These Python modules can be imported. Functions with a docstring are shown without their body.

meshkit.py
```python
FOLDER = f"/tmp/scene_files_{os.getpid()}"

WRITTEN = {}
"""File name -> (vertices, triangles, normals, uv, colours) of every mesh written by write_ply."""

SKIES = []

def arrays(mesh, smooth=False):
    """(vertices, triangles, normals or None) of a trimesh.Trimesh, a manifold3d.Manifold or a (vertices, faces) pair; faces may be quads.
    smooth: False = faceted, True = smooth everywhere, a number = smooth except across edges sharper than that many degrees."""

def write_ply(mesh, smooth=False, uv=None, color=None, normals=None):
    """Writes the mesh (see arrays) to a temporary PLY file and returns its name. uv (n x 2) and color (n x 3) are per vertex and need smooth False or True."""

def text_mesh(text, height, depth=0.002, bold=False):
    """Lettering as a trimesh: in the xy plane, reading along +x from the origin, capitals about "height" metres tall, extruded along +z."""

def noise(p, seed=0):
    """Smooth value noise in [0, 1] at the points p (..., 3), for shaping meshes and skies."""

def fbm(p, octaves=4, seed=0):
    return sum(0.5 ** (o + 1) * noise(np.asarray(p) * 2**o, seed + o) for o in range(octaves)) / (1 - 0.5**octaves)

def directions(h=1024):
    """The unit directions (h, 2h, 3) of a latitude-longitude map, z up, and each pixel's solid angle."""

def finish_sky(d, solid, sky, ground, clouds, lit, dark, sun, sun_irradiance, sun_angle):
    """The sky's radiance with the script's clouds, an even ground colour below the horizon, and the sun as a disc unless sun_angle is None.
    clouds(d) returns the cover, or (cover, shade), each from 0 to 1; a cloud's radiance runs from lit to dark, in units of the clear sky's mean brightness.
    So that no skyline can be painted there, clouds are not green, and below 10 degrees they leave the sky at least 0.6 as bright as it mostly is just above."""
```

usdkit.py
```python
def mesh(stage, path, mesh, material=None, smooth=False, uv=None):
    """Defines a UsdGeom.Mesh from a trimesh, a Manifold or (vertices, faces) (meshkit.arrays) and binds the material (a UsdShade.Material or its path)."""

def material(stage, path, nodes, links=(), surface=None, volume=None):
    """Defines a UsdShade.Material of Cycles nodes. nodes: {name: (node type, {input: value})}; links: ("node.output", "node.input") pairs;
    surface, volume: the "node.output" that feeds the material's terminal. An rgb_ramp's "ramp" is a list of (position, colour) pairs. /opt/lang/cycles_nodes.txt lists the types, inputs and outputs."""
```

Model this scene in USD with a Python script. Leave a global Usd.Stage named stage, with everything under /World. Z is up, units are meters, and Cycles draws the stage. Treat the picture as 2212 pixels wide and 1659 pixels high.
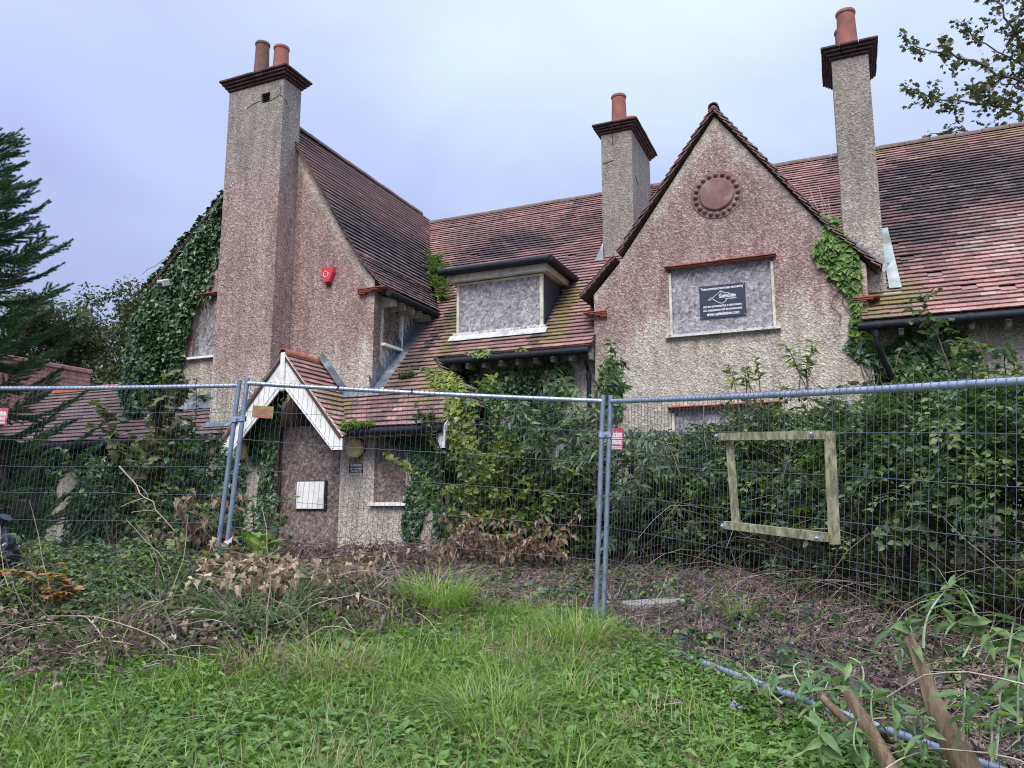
import math, random
import numpy as np, trimesh, shapely
import usdkit, meshkit
from pxr import Usd, UsdGeom, UsdShade, UsdLux, Gf, Sdf, Vt
from shapely.geometry import Polygon, Point, LineString, box as sbox
from shapely.ops import unary_union

stage = Usd.Stage.CreateInMemory()
UsdGeom.SetStageUpAxis(stage, 'Z')
UsdGeom.SetStageMetersPerUnit(stage, 1.0)
UsdGeom.Xform.Define(stage, '/World')
UsdGeom.Scope.Define(stage, '/World/Looks')
RNG = np.random.default_rng(7)

# ------------------------------------------------------------------ camera, sky, sun
EYE = 1.65
cam = UsdGeom.Camera.Define(stage, '/World/camera')
cam.AddTranslateOp().Set(Gf.Vec3d(0, 0, EYE))
cam.AddRotateXOp().Set(99.0)
cam.CreateHorizontalApertureAttr(36.0)
cam.CreateVerticalApertureAttr(27.0)
cam.CreateFocalLengthAttr(36.0 * 1660 / 2212)
cam.CreateClippingRangeAttr(Gf.Vec2f(0.05, 5000))
cam.CreateExposureAttr(1.35)

SUN_EL, SUN_ROT = math.radians(52), math.radians(200)      # light comes softly from behind the camera
sdir = np.array([math.sin(SUN_ROT) * math.cos(SUN_EL), math.cos(SUN_ROT) * math.cos(SUN_EL), math.sin(SUN_EL)])


class NG:
    """A small node graph: values that start with @ are links."""
    def __init__(self):
        self.nodes, self.links = {}, []

    def n(self, kind, **kw):
        nm = f"{kind.split('_')[0]}{len(self.nodes)}"
        ins = {}
        for k, v in kw.items():
            if isinstance(v, str) and v.startswith('@'):
                self.links.append((v[1:], f"{nm}.{k}"))
            else:
                ins[k] = v
        self.nodes[nm] = (kind, ins)
        return nm

    def math(self, op, a, b=0.0, c=0.0):
        return '@' + self.n('math', math_type=op, value1=a, value2=b, value3=c) + '.value'

    def ramp(self, fac, stops, **kw):
        return '@' + self.n('rgb_ramp', fac=fac, ramp=stops, **kw) + '.color'

    def noise(self, vec, scale, detail=2.0, rough=.5, dist=0.0):
        return '@' + self.n('noise_texture', vector=vec, scale=scale, detail=detail, roughness=rough, distortion=dist) + '.fac'

    def mapping(self, vec, scale=(1, 1, 1), rot=(0, 0, 0), loc=(0, 0, 0)):
        return '@' + self.n('mapping', vector=vec, scale=scale, rotation=rot, location=loc) + '.vector'

    def mix(self, fac, a, b, blend='mix'):
        return '@' + self.n('mix_color', blend_type=blend, fac=fac, a=a, b=b) + '.result'

    def rng(self, v, a, b, c=0.0, d=1.0):
        return '@' + self.n('map_range', value=v, from_min=a, from_max=b, to_min=c, to_max=d, clamp=True, range_type='smoothstep') + '.result'

    def bump(self, h, strength=.5, dist=.01):
        return '@' + self.n('bump', height=h, strength=strength, distance=dist) + '.normal'

    def pos(self):
        return '@' + self.n('geometry') + '.position'

    def attr(self, nm):
        return '@' + self.n('attribute', attribute=nm) + '.fac'

    def out(self, name, surf):
        return usdkit.material(stage, '/World/Looks/' + name, self.nodes, self.links, surface=surf.lstrip('@'))

    def princ(self, **kw):
        return '@' + self.n('principled_bsdf', **kw) + '.BSDF'


g = NG()
tc = '@' + g.n('texture_coordinate') + '.generated'
sky = '@' + g.n('sky_texture', sky_type='single_scattering', sun_disc=False, sun_elevation=SUN_EL, sun_rotation=SUN_ROT, aerosol_density=3.0) + '.color'
sep = g.n('separate_xyz', vector=tc)
zz = g.math('maximum', f'@{sep}.z', 0.0)
mp = g.mapping(tc, scale=(1.0, 1.0, 1.9), loc=(.35, .1, .2))
c1 = g.noise(mp, 2.6, 3.0, .5, .35)
c2 = g.noise(g.mapping(tc, scale=(1, 1, 1.6), loc=(4.2, 1.3, 0)), 1.05, 1.0, .45)
cc = g.math('add', g.math('multiply', c1, .5), g.math('multiply', c2, .62))
# overcast: soft lavender bands between pale blue-white ones, a little brighter to the right of the view
cc = g.math('add', cc, g.math('multiply', f'@{sep}.x', .16))
col = g.ramp(cc, [(.40, (3.75, 4.3, 7.1)), (.53, (4.2, 4.95, 7.6)), (.63, (4.9, 5.85, 8.1)), (.76, (5.3, 6.35, 8.3))])
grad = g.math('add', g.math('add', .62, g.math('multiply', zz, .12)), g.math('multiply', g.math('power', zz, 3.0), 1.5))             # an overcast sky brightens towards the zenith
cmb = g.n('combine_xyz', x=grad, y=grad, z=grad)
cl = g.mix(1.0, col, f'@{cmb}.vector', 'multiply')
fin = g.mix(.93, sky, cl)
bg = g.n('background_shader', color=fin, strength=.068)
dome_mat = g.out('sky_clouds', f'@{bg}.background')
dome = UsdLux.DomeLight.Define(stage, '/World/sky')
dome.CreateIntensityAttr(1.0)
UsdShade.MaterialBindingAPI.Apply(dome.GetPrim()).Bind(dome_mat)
sun = UsdLux.DistantLight.Define(stage, '/World/sun')
sun.CreateIntensityAttr(.4)
sun.CreateAngleAttr(35.0)
sun.CreateColorAttr(Gf.Vec3f(1.0, .95, .87))
sun.GetPrim().CreateAttribute('inputs:normalize', Sdf.ValueTypeNames.Bool).Set(True)
yaw = math.degrees(math.atan2(sdir[1], sdir[0]))
sun.AddRotateZOp().Set(yaw + 90)
sun.AddRotateXOp().Set(90 - math.degrees(SUN_EL))
for p, l in (('/World/sky', 'pale lavender overcast sky with soft cloud bands'),):
    stage.GetPrimAtPath(p).SetCustomDataByKey('kind', 'structure')
    stage.GetPrimAtPath(p).SetCustomDataByKey('label', l)

# ------------------------------------------------------------------ frame of the house: s along the front, t into the depth
E1 = np.array([.9167, -.3995, 0]); E1 /= np.linalg.norm(E1)
E2 = np.array([-E1[1], E1[0], 0])
ROT = math.degrees(math.atan2(E1[1], E1[0]))
HM = np.stack([E1, E2, [0, 0, 1]], 1)                                # house -> world


def W(p):
    return np.asarray(p, float) @ HM.T


# ------------------------------------------------------------------ materials
def dash(name, s0=0, apex=99, k=1.3, zlo=3.6, zhi=4.6, redmax=1.0, zgrey=99, seed=0., lean=0.0):
    """Pebble dash: pale stones, a red-brown wash that runs down in streaks, grey weathering higher up."""
    g = NG()
    P = g.pos()
    s = '@' + g.n('vector_math', math_type='dot_product', vector1=P, vector2=tuple(E1)) + '.value'
    z = '@' + g.n('separate_xyz', vector=P) + '.z'
    st = g.noise(g.mapping(P, scale=(1.0, 1.0, .16), loc=(seed, seed * 2, 0)), 2.6, 4, .6)
    bl = g.noise(g.mapping(P, loc=(seed * 3, 0, seed)), 1.1, 3, .55)
    red = g.rng(g.math('add', g.math('add', z, g.math('multiply', g.math('subtract', st, .5), 2.6)), g.math('multiply', s, lean)), zlo, zhi)
    top = g.math('subtract', g.math('subtract', apex, g.math('multiply', g.math('absolute', g.math('subtract', s, s0)), k)), z)
    verge = g.rng(g.math('add', top, g.math('multiply', g.math('subtract', bl, .5), .9)), .12, .6)
    red = g.math('multiply', g.math('multiply', red, verge), g.rng(st, .20, .44, .68 * redmax, redmax))
    gr = g.rng(g.math('add', z, g.math('multiply', g.math('subtract', bl, .5), 2.2)), zgrey - 1.1, zgrey + .7)
    vor = g.n('voronoi_texture', vector=P, scale=34.0, randomness=1.0)
    vor2 = g.n('voronoi_texture', vector=P, scale=75.0)
    v1 = '@' + g.n('separate_xyz', vector=f'@{vor}.color') + '.x'
    v2 = '@' + g.n('separate_xyz', vector=f'@{vor2}.color') + '.y'
    mixv = g.math('add', g.math('multiply', v1, .5), g.math('multiply', v2, .5))
    pale = g.ramp(mixv, [(.1, (.215, .18, .145)), (.4, (.365, .325, .265)), (.65, (.475, .43, .365)), (.92, (.64, .60, .54))])
    redc = g.ramp(mixv, [(.1, (.125, .070, .066)), (.4, (.235, .140, .130)), (.68, (.325, .215, .202)), (.95, (.52, .42, .40))])
    grey = g.ramp(mixv, [(.1, (.15, .132, .112)), (.45, (.235, .21, .18)), (.75, (.315, .285, .25)), (.95, (.42, .39, .355))])
    c = g.mix(g.math('multiply', red, .9), pale, redc)
    c = g.mix(gr, c, grey)
    dirt = g.rng(g.noise(g.mapping(P, scale=(1, 1, .22), loc=(3, seed, 1)), 5.0, 4, .65), .34, .62, .78, 1.05)
    dm = g.n('combine_xyz', x=dirt, y=dirt, z=dirt)
    c = g.mix(1.0, c, f'@{dm}.vector', 'multiply')
    h = g.math('add', g.math('multiply', f'@{vor}.distance', .9), g.math('multiply', g.noise(P, 40, 2), .6))
    return g.out(name, g.princ(base_color=c, roughness=.92, normal=g.bump(h, .8, .014)))


def tile_mat(name):
    g = NG()
    P = g.pos()
    tone, moss, dark = g.attr('tone'), g.attr('moss'), g.attr('dark')
    c = g.ramp(tone, [(0, (.095, .068, .066)), (.22, (.14, .096, .094)), (.45, (.195, .117, .111)), (.68, (.265, .145, .133)), (.86, (.37, .19, .165)), (1, (.40, .30, .27))])
    n1 = g.noise(P, 14, 4, .65)
    d = g.math('multiply', dark, g.rng(n1, .25, .6, .75, 1.0))
    c = g.mix(d, c, (.030, .026, .029))
    lich = g.rng(g.noise(P, 42, 2, .6), .64, .72)
    c = g.mix(g.math('multiply', lich, .35), c, (.42, .38, .36))
    m = g.math('multiply', moss, g.rng(n1, .3, .55, .45, 1.0))
    c = g.mix(m, c, (.165, .150, .038))
    spot = g.rng(g.noise(g.mapping(P, loc=(5, 2, 8)), 9, 3, .6), .63, .70)
    c = g.mix(g.math('multiply', spot, .5), c, (.035, .03, .03))
    return g.out(name, g.princ(base_color=c, roughness=.78, normal=g.bump(n1, .35, .01)))


def plain(name, col, rough=.6, metal=0.0, var=.25, scale=12., bump=.15, dirt=None, spec=.5, stretch=(1, 1, 1)):
    g = NG()
    P = g.mapping(g.pos(), scale=stretch)
    n1 = g.noise(P, scale, 4, .6)
    v = g.rng(n1, .25, .75, 1 - var, 1 + var * .5)
    cm = g.n('combine_xyz', x=v, y=v, z=v)
    c = g.mix(1.0, tuple(col), f'@{cm}.vector', 'multiply')
    if dirt is not None:
        n2 = g.rng(g.noise(g.mapping(P, loc=(7, 3, 1)), scale * .45, 4, .7), .5, .66)
        c = g.mix(g.math('multiply', n2, .8), c, tuple(dirt))
    return g.out(name, g.princ(base_color=c, roughness=rough, metallic=metal, specular_ior_level=spec, normal=g.bump(n1, bump, .01)))


def osb_mat(name, cols):
    g = NG()
    P = g.pos()
    hv = '@' + g.n('vector_math', math_type='dot_product', vector1=P, vector2=tuple(E1)) + '.value'
    dv = '@' + g.n('vector_math', math_type='dot_product', vector1=P, vector2=tuple(E2)) + '.value'
    z = '@' + g.n('separate_xyz', vector=P) + '.z'
    Q = '@' + g.n('combine_xyz', x=g.math('add', hv, dv), y=z, z=0.0) + '.vector'
    wq = g.n('noise_texture', vector=Q, scale=3.0, detail=2.0)
    Q2 = '@' + g.n('vector_math', math_type='multiply_add', vector1=f'@{wq}.color', vector2=(.10, .10, 0), vector3=Q) + '.vector'
    vals = []
    for i, a in enumerate((.35, 1.2, 2.1, 2.8)):
        v = g.n('voronoi_texture', vector=g.mapping(g.mapping(Q2, rot=(0, 0, a)), scale=(11.0, 36.0, 1), loc=(i * 3.1, i, 0)), scale=1.0)
        vals.append('@' + g.n('separate_xyz', vector=f'@{v}.color') + '.x')
    pick = g.rng(g.noise(Q, 16, 2), .42, .58)
    ma = '@' + g.n('mix_float', fac=pick, a=vals[0], b=vals[2]) + '.result'
    mb = '@' + g.n('mix_float', fac=g.rng(g.noise(g.mapping(Q, loc=(3, 9, 0)), 13, 2), .44, .56), a=vals[1], b=vals[3]) + '.result'
    m = g.math('add', g.math('multiply', ma, .6), g.math('multiply', mb, .4))
    big = g.noise(Q, 2.2, 3, .6)
    m2 = g.math('add', g.math('multiply', m, .75), g.math('multiply', big, .35))
    c = g.ramp(m2, [(.22, cols[0]), (.42, cols[1]), (.62, cols[2]), (.86, cols[3])])
    return g.out(name, g.princ(base_color=c, roughness=.85, normal=g.bump(m, .4, .006)))


def leaf_mat(name, cols, rough=.5, trans=.28, spec=.4):
    """Leaf colour runs along the leaf's own tone; some light comes through."""
    g = NG()
    tone = g.attr('tone')
    c = g.ramp(tone, [(i / (len(cols) - 1), x) for i, x in enumerate(cols)])
    n1 = g.noise(g.pos(), 30, 2, .5)
    v = g.rng(n1, .3, .7, .8, 1.15)
    cm = g.n('combine_xyz', x=v, y=v, z=v)
    c = g.mix(1.0, c, f'@{cm}.vector', 'multiply')
    a = g.princ(base_color=c, roughness=rough, specular_ior_level=spec)
    ct = g.mix(1.0, c, (1.25, 1.3, .6), 'multiply')
    b = '@' + g.n('translucent_bsdf', color=ct) + '.BSDF'
    return g.out(name, '@' + g.n('mix_closure', fac=trans, closure1=a, closure2=b) + '.closure')


M = dict(
    dash_left=dash('pebble_dash_left', -9.41, 8.86, 1.62, 3.7, 4.6, 1.0, 99, 0.0),
    dash_right=dash('pebble_dash_right', -1.6, 7.85, 1.30, 4.0, 4.9, 1.0, 99, 2.3),
    dash_pale=dash('pebble_dash_pale', redmax=.35, zlo=5, zhi=8, seed=4.1),
    dash_stack=dash('pebble_dash_chimney', redmax=.9, zlo=3.4, zhi=4.6, zgrey=7.9, seed=1.2),
    dash_stack2=dash('pebble_dash_rear_chimney', redmax=.8, zlo=5, zhi=9, zgrey=6.2, seed=6.6),
    tile=tile_mat('clay_roof_tile'),
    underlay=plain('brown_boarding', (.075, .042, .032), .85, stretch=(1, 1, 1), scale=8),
    lead=plain('lead_sheet', (.16, .185, .225), .48, .35, .4, 6, .3, (.42, .44, .45)),
    lead_moss=plain('mossy_lead', (.36, .42, .40), .6, .1, .35, 5, .3, (.15, .18, .06)),
    blackpl=plain('black_gutter_paint', (.010, .012, .018), .6, 0, .4, 10, .05, spec=.25),
    rafter=plain('grey_green_rafter_paint', (.34, .34, .28), .7, 0, .3, 9, .1, (.14, .14, .11)),  # greenish cream, its colour darkened for the shade under the eaves
    cream=plain('cream_paint', (.60, .57, .48), .6, 0, .25, 9, .1, (.22, .21, .16)),
    white=plain('white_paint', (.80, .80, .78), .55, 0, .12, 7, .08, (.55, .55, .50)),
    peel=plain('flaking_sill_paint', (.62, .61, .57), .7, 0, .2, 30, .4, (.05, .05, .05)),
    apron=plain('pale_lead_apron', (.52, .53, .53), .6, 0, .3, 8, .2, (.25, .26, .22)),
    cheek=plain('slate_blue_lead_cheek', (.035, .042, .062), .55, .1, .3, 8, .1),
    creasing=plain('red_creasing_tile', (.36, .105, .062), .8, 0, .45, 18, .3, (.16, .06, .05)),
    capbrick=plain('dark_chimney_brick', (.075, .040, .040), .85, 0, .6, 10, .3, (.028, .024, .026)),
    pot=plain('terracotta_pot', (.30, .105, .075), .8, 0, .3, 6, .15, (.17, .08, .065)),
    pot_dark=plain('sooted_terracotta', (.17, .085, .068), .85, 0, .45, 7, .15, (.09, .075, .05)),
    ridge=plain('clay_ridge_tile', (.15, .095, .08), .8, 0, .4, 9, .2, (.12, .10, .06)),
    ridge_new=plain('orange_ridge_tile', (.42, .13, .075), .75, 0, .3, 9, .2, (.2, .1, .08)),
    void=plain('shade_black', (.006, .006, .009), .9),
    osb=osb_mat('weathered_strand_board', [(.11, .105, .112), (.20, .192, .205), (.30, .29, .308), (.48, .47, .49)]),
    osb_brown=osb_mat('brown_strand_board', [(.045, .032, .030), (.11, .082, .074), (.185, .142, .128), (.34, .28, .255)]),
    galv=plain('galvanised_tube', (.36, .42, .52), .42, .55, .2, 14, .05, (.24, .29, .37)),
    galv_dull=plain('galvanised_post', (.21, .265, .36), .5, .4, .2, 10, .05, (.13, .17, .24)),
    wire=plain('galvanised_wire', (.10, .115, .14), .5, .4, .1),
    timber=plain('weathered_green_timber', (.30, .285, .185), .85, 0, .7, 11, .4, (.13, .14, .07), stretch=(3, 3, 1.2)),
    bark=plain('grey_brown_bark', (.11, .085, .062), .9, 0, .5, 25, .5),
    bark_pale=plain('pale_stripped_wood', (.20, .145, .095), .85, 0, .5, 9, .5, (.14, .085, .05), stretch=(6, 6, 1)),
    twig=plain('brown_cane', (.165, .11, .085), .8, 0, .5, 30, .1),
    shoot=plain('pale_green_shoot', (.34, .40, .26), .7, 0, .2, 20, .1),
    twig_pale=plain('bleached_cane', (.42, .35, .27), .8, 0, .4, 30, .1),
    alarm=plain('red_alarm_plastic', (.58, .045, .06), .42, 0, .12, 8, .02),
    yellow=plain('yellowed_plastic', (.72, .56, .29), .4, 0, .15, 5, .02),
    navy=plain('navy_sign_face', (.022, .028, .058), .4, 0, .1, 5, .02),
    black=plain('black_sign_face', (.012, .012, .014), .4, 0, .1, 5, .02),
    gold=plain('gold_lettering', (.62, .50, .18), .5, 0, .1, 5, .02),
    ink=plain('white_lettering', (.82, .83, .85), .5, 0, .05, 5, .0),
    tagred=plain('faded_red_plate', (.42, .09, .12), .5, 0, .3, 20, .02, (.5, .32, .33)),
    tagmoss=plain('algae_covered_plate', (.23, .22, .055), .6, 0, .35, 25, .05, (.38, .13, .12)),
    bag=plain('black_polythene', (.009, .010, .015), .28, 0, .2, 6, .0, spec=.6),
    brick=plain('red_wall_brick', (.36, .165, .155), .85, 0, .35, 9, .2, (.30, .19, .17)),
    mortar=plain('pale_mortar', (.34, .29, .27), .9),
    concrete=plain('concrete_block', (.30, .28, .24), .9, 0, .3, 12, .3, (.13, .13, .08)),
    zinc=plain('white_lamp_casing', (.60, .60, .60), .4, .1, .1),
    L_ivy=leaf_mat('ivy_leaf', [(.016, .048, .018), (.034, .085, .028), (.062, .128, .040), (.11, .185, .06)], .36, .15, .5),
    L_ivyl=leaf_mat('light_ivy_leaf', [(.045, .105, .024), (.095, .185, .042), (.15, .26, .06), (.24, .34, .085)], .42, .25),
    L_bram=leaf_mat('bramble_leaf', [(.028, .062, .026), (.058, .110, .040), (.105, .165, .060), (.22, .25, .085)], .5, .25),
    L_lime=leaf_mat('yellow_green_leaf', [(.07, .13, .032), (.135, .205, .05), (.23, .29, .07), (.40, .38, .09)], .5, .35),
    L_bud=leaf_mat('buddleia_leaf', [(.065, .11, .062), (.11, .165, .09), (.16, .225, .115), (.23, .30, .14)], .6, .25),
    L_budf=leaf_mat('fresh_buddleia_leaf', [(.055, .12, .05), (.10, .185, .075), (.15, .25, .095), (.25, .35, .14)], .55, .35),
    L_grass=leaf_mat('grass_blade', [(.06, .125, .020), (.115, .215, .032), (.18, .305, .050), (.27, .38, .11)], .5, .35),
    L_blue=leaf_mat('blue_green_grass', [(.065, .135, .058), (.12, .22, .10), (.19, .295, .155), (.29, .38, .23)], .45, .3),
    L_straw=leaf_mat('dry_grass', [(.20, .155, .08), (.34, .275, .155), (.46, .39, .25)], .7, .2),
    L_clover=leaf_mat('low_weed_leaf', [(.045, .115, .024), (.095, .20, .045), (.155, .275, .065), (.24, .34, .10)], .5, .3),
    L_dead=leaf_mat('dead_brown_leaf', [(.12, .072, .047), (.24, .16, .108), (.38, .285, .21), (.53, .43, .34)], .75, .2),
    L_litter=leaf_mat('leaf_litter', [(.045, .032, .030), (.115, .078, .068), (.23, .17, .145), (.50, .42, .37)], .8, .1),
    L_autumn=leaf_mat('autumn_sycamore_leaf', [(.30, .08, .045), (.42, .16, .07), (.42, .26, .07), (.22, .24, .06)], .55, .35),
    L_syc=leaf_mat('sycamore_leaf', [(.062, .066, .034), (.095, .105, .052), (.135, .162, .070), (.20, .245, .095)], .55, .3),
    L_tree=leaf_mat('dark_tree_leaf', [(.020, .036, .014), (.036, .058, .020), (.060, .084, .028), (.105, .098, .042)], .55, .25),
    L_needle=leaf_mat('spruce_needle', [(.018, .052, .026), (.036, .086, .038), (.065, .135, .052), (.11, .19, .07)], .5, .1),
    spike=plain('dead_flower_spike', (.075, .048, .038), .9),
    lilac=plain('lilac_flower', (.36, .24, .62), .7),
    berry=plain('dark_red_berry', (.10, .012, .03), .35),
)
g = NG()
P = g.pos()
n1, n2 = g.noise(P, 1.3, 4, .6), g.noise(P, 28, 4, .7)
c = g.mix(g.rng(n1, .4, .6), (.050, .040, .026), (.090, .062, .044))
c = g.mix(g.rng(n2, .35, .7), c, (.14, .10, .078))
M['soil'] = g.out('soil', g.princ(base_color=c, roughness=.95, normal=g.bump(n2, .8, .04)))


# ------------------------------------------------------------------ things, parts, meshes
COUNT = {}


def numbered(parent, name):
    k = COUNT.get((parent, name), 0)
    COUNT[(parent, name)] = k + 1
    return f"{parent}/{name}" if k == 0 else f"{parent}/{name}_{k:03d}"


class Node:
    """A prim that parts go under. base: what is taken off the vertices given for it."""
    def __init__(self, path, base, house):
        self.path, self.base, self.house = path, np.asarray(base, float), house


def tag(path, label=None, cat=None, group=None, kind=None):
    p = stage.GetPrimAtPath(path)
    for k, v in (('label', label), ('category', cat), ('group', group), ('kind', kind)):
        if v:
            p.SetCustomDataByKey(k, v)


def thing(name, label, cat=None, base=(0, 0, 0), house=False, group=None, kind=None):
    """A top-level object; with house=True its vertices and base are given along the house (s, t, z)."""
    path = numbered('/World', name)
    x = UsdGeom.Xform.Define(stage, path)
    x.AddTranslateOp().Set(Gf.Vec3d(*map(float, W(base) if house else base)))
    if house:
        x.AddRotateZOp().Set(ROT)
    tag(path, label, cat, group, kind)
    return Node(path, base, house)


def group_part(node, name, label=None):
    path = numbered(node.path, name)
    UsdGeom.Xform.Define(stage, path)
    if label:
        tag(path, label)
    return Node(path, node.base, node.house)


def primvars(path, **attrs):
    api = UsdGeom.PrimvarsAPI(stage.GetPrimAtPath(path))
    for k, a in attrs.items():
        api.CreatePrimvar(k, Sdf.ValueTypeNames.FloatArray, 'vertex').Set(Vt.FloatArray.FromNumpy(np.asarray(a, np.float32)))


def part(node, name, mesh, mat, smooth=False, label=None, kind=None, **attrs):
    path = numbered(node.path, name)
    if isinstance(mesh, MB):
        v, f, at = mesh.arrays()
        attrs = {**at, **attrs}
        mesh = (v, f)
    v, f, n = meshkit.arrays(mesh, smooth)
    usdkit.mesh(stage, path, (v - node.base, f), M[mat] if isinstance(mat, str) else mat)
    if n is not None:
        m = UsdGeom.Mesh(stage.GetPrimAtPath(path))
        m.CreateNormalsAttr(Vt.Vec3fArray.FromNumpy(n.astype(np.float32)))
        m.SetNormalsInterpolation('vertex')
    if attrs:
        primvars(path, **attrs)
    if label or kind:
        tag(path, label, None, None, kind)
    return Node(path, node.base, node.house)


class MB:
    """Collects pieces into one mesh."""
    def __init__(self):
        self.v, self.f, self.a, self.n = [], [], {}, 0

    def add(self, v, f, **at):
        v, f = np.asarray(v, float), np.asarray(f, int)
        if f.shape[1] == 4:
            f = np.vstack([f[:, [0, 1, 2]], f[:, [0, 2, 3]]])
        self.v.append(v)
        self.f.append(f + self.n)
        for k, x in at.items():
            self.a.setdefault(k, []).append(np.broadcast_to(np.asarray(x, float), (len(v),)))
        self.n += len(v)
        return self

    def tm(self, m, **at):
        return self.add(np.array(m.vertices), np.array(m.faces), **at)

    def box(self, lo, hi, **at):
        return self.add(*box_vf(lo, hi), **at)

    def arrays(self):
        return np.vstack(self.v), np.vstack(self.f), {k: np.concatenate(x) for k, x in self.a.items()}


BOXF = np.array([[0, 3, 2, 1], [4, 5, 6, 7], [0, 1, 5, 4], [1, 2, 6, 5], [2, 3, 7, 6], [3, 0, 4, 7]])


def box_vf(lo, hi):
    (a, b, c), (d, e, f) = lo, hi
    return np.array([(a, b, c), (d, b, c), (d, e, c), (a, e, c), (a, b, f), (d, b, f), (d, e, f), (a, e, f)], float), BOXF


def bbox(lo, hi, b=.006):
    """A box with chamfered edges: the hull of three nested boxes."""
    lo, hi = np.minimum(lo, hi).astype(float), np.maximum(lo, hi).astype(float)
    b = min(b, .45 * float((hi - lo).min()))
    pts = []
    for k in range(3):
        l, h = lo + b, hi - b
        l[k], h[k] = lo[k], hi[k]
        pts.append(box_vf(l, h)[0])
    return trimesh.convex.convex_hull(np.vstack(pts))


def frame_of(d):
    d = np.asarray(d, float) / np.linalg.norm(d)
    a = np.cross(d, (0, 0, 1) if abs(d[2]) < .95 else (1, 0, 0))
    a /= np.linalg.norm(a)
    return d, a, np.cross(d, a)


def tube(pts, r, sides=6, cap=True):
    p = np.asarray(pts, float)
    r = np.broadcast_to(r, (len(p),)).astype(float)
    t = np.gradient(p, axis=0)
    t /= np.linalg.norm(t, axis=1, keepdims=True) + 1e-12
    a = np.cross(t, np.where(np.abs(t[:, 2:]) < .9, [0, 0, 1.0], [1.0, 0, 0]))
    a /= np.linalg.norm(a, axis=1, keepdims=True) + 1e-12
    b = np.cross(t, a)
    an = np.arange(sides) * 2 * np.pi / sides
    v = (p[:, None] + r[:, None, None] * (np.cos(an)[None, :, None] * a[:, None] + np.sin(an)[None, :, None] * b[:, None])).reshape(-1, 3)
    i, j = np.meshgrid(np.arange(len(p) - 1), np.arange(sides), indexing='ij')
    q = np.stack([i * sides + j, i * sides + (j + 1) % sides, (i + 1) * sides + (j + 1) % sides, (i + 1) * sides + j], -1).reshape(-1, 4)
    f = np.vstack([q[:, [0, 1, 2]], q[:, [0, 2, 3]]])
    if cap:
        n = len(v)
        v = np.vstack([v, p[0], p[-1]])
        k = np.arange(sides)
        f = np.vstack([f, np.stack([np.full(sides, n), (k + 1) % sides, k], 1), np.stack([np.full(sides, n + 1), n - sides + k, n - sides + (k + 1) % sides], 1)])
    return v, f


def plate(poly, z0, z1, O, u, v, n):
    """A shapely polygon in (u, v), given thickness from z0 to z1 along n."""
    out = []
    for gm in (poly.geoms if hasattr(poly, 'geoms') else [poly]):
        if gm.is_empty or gm.area < 1e-6 or gm.geom_type != 'Polygon':
            continue
        m = trimesh.creation.extrude_polygon(gm, z1 - z0, engine='earcut')
        x = np.array(m.vertices)
        out.append((np.asarray(O) + x[:, :1] * u + x[:, 1:2] * v + (x[:, 2:] + z0) * n, np.array(m.faces)))
    b = MB()
    for vv, ff in out:
        if np.dot(np.cross(u, v), n) < 0:
            ff = ff[:, ::-1]
        b.add(vv, ff)
    return b


S_, T_, Z_ = np.eye(3)


def wall_front(poly, t, thick=.22):
    """A wall that faces the camera side: polygon in (s, z) at depth t."""
    return plate(poly, -thick, 0, (0, t, 0), S_, Z_, -T_)


def wall_side(poly, s, thick=.22):
    """A wall that faces +s: polygon in (t, z)."""
    return plate(poly, -thick, 0, (s, 0, 0), T_, Z_, S_)


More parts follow.
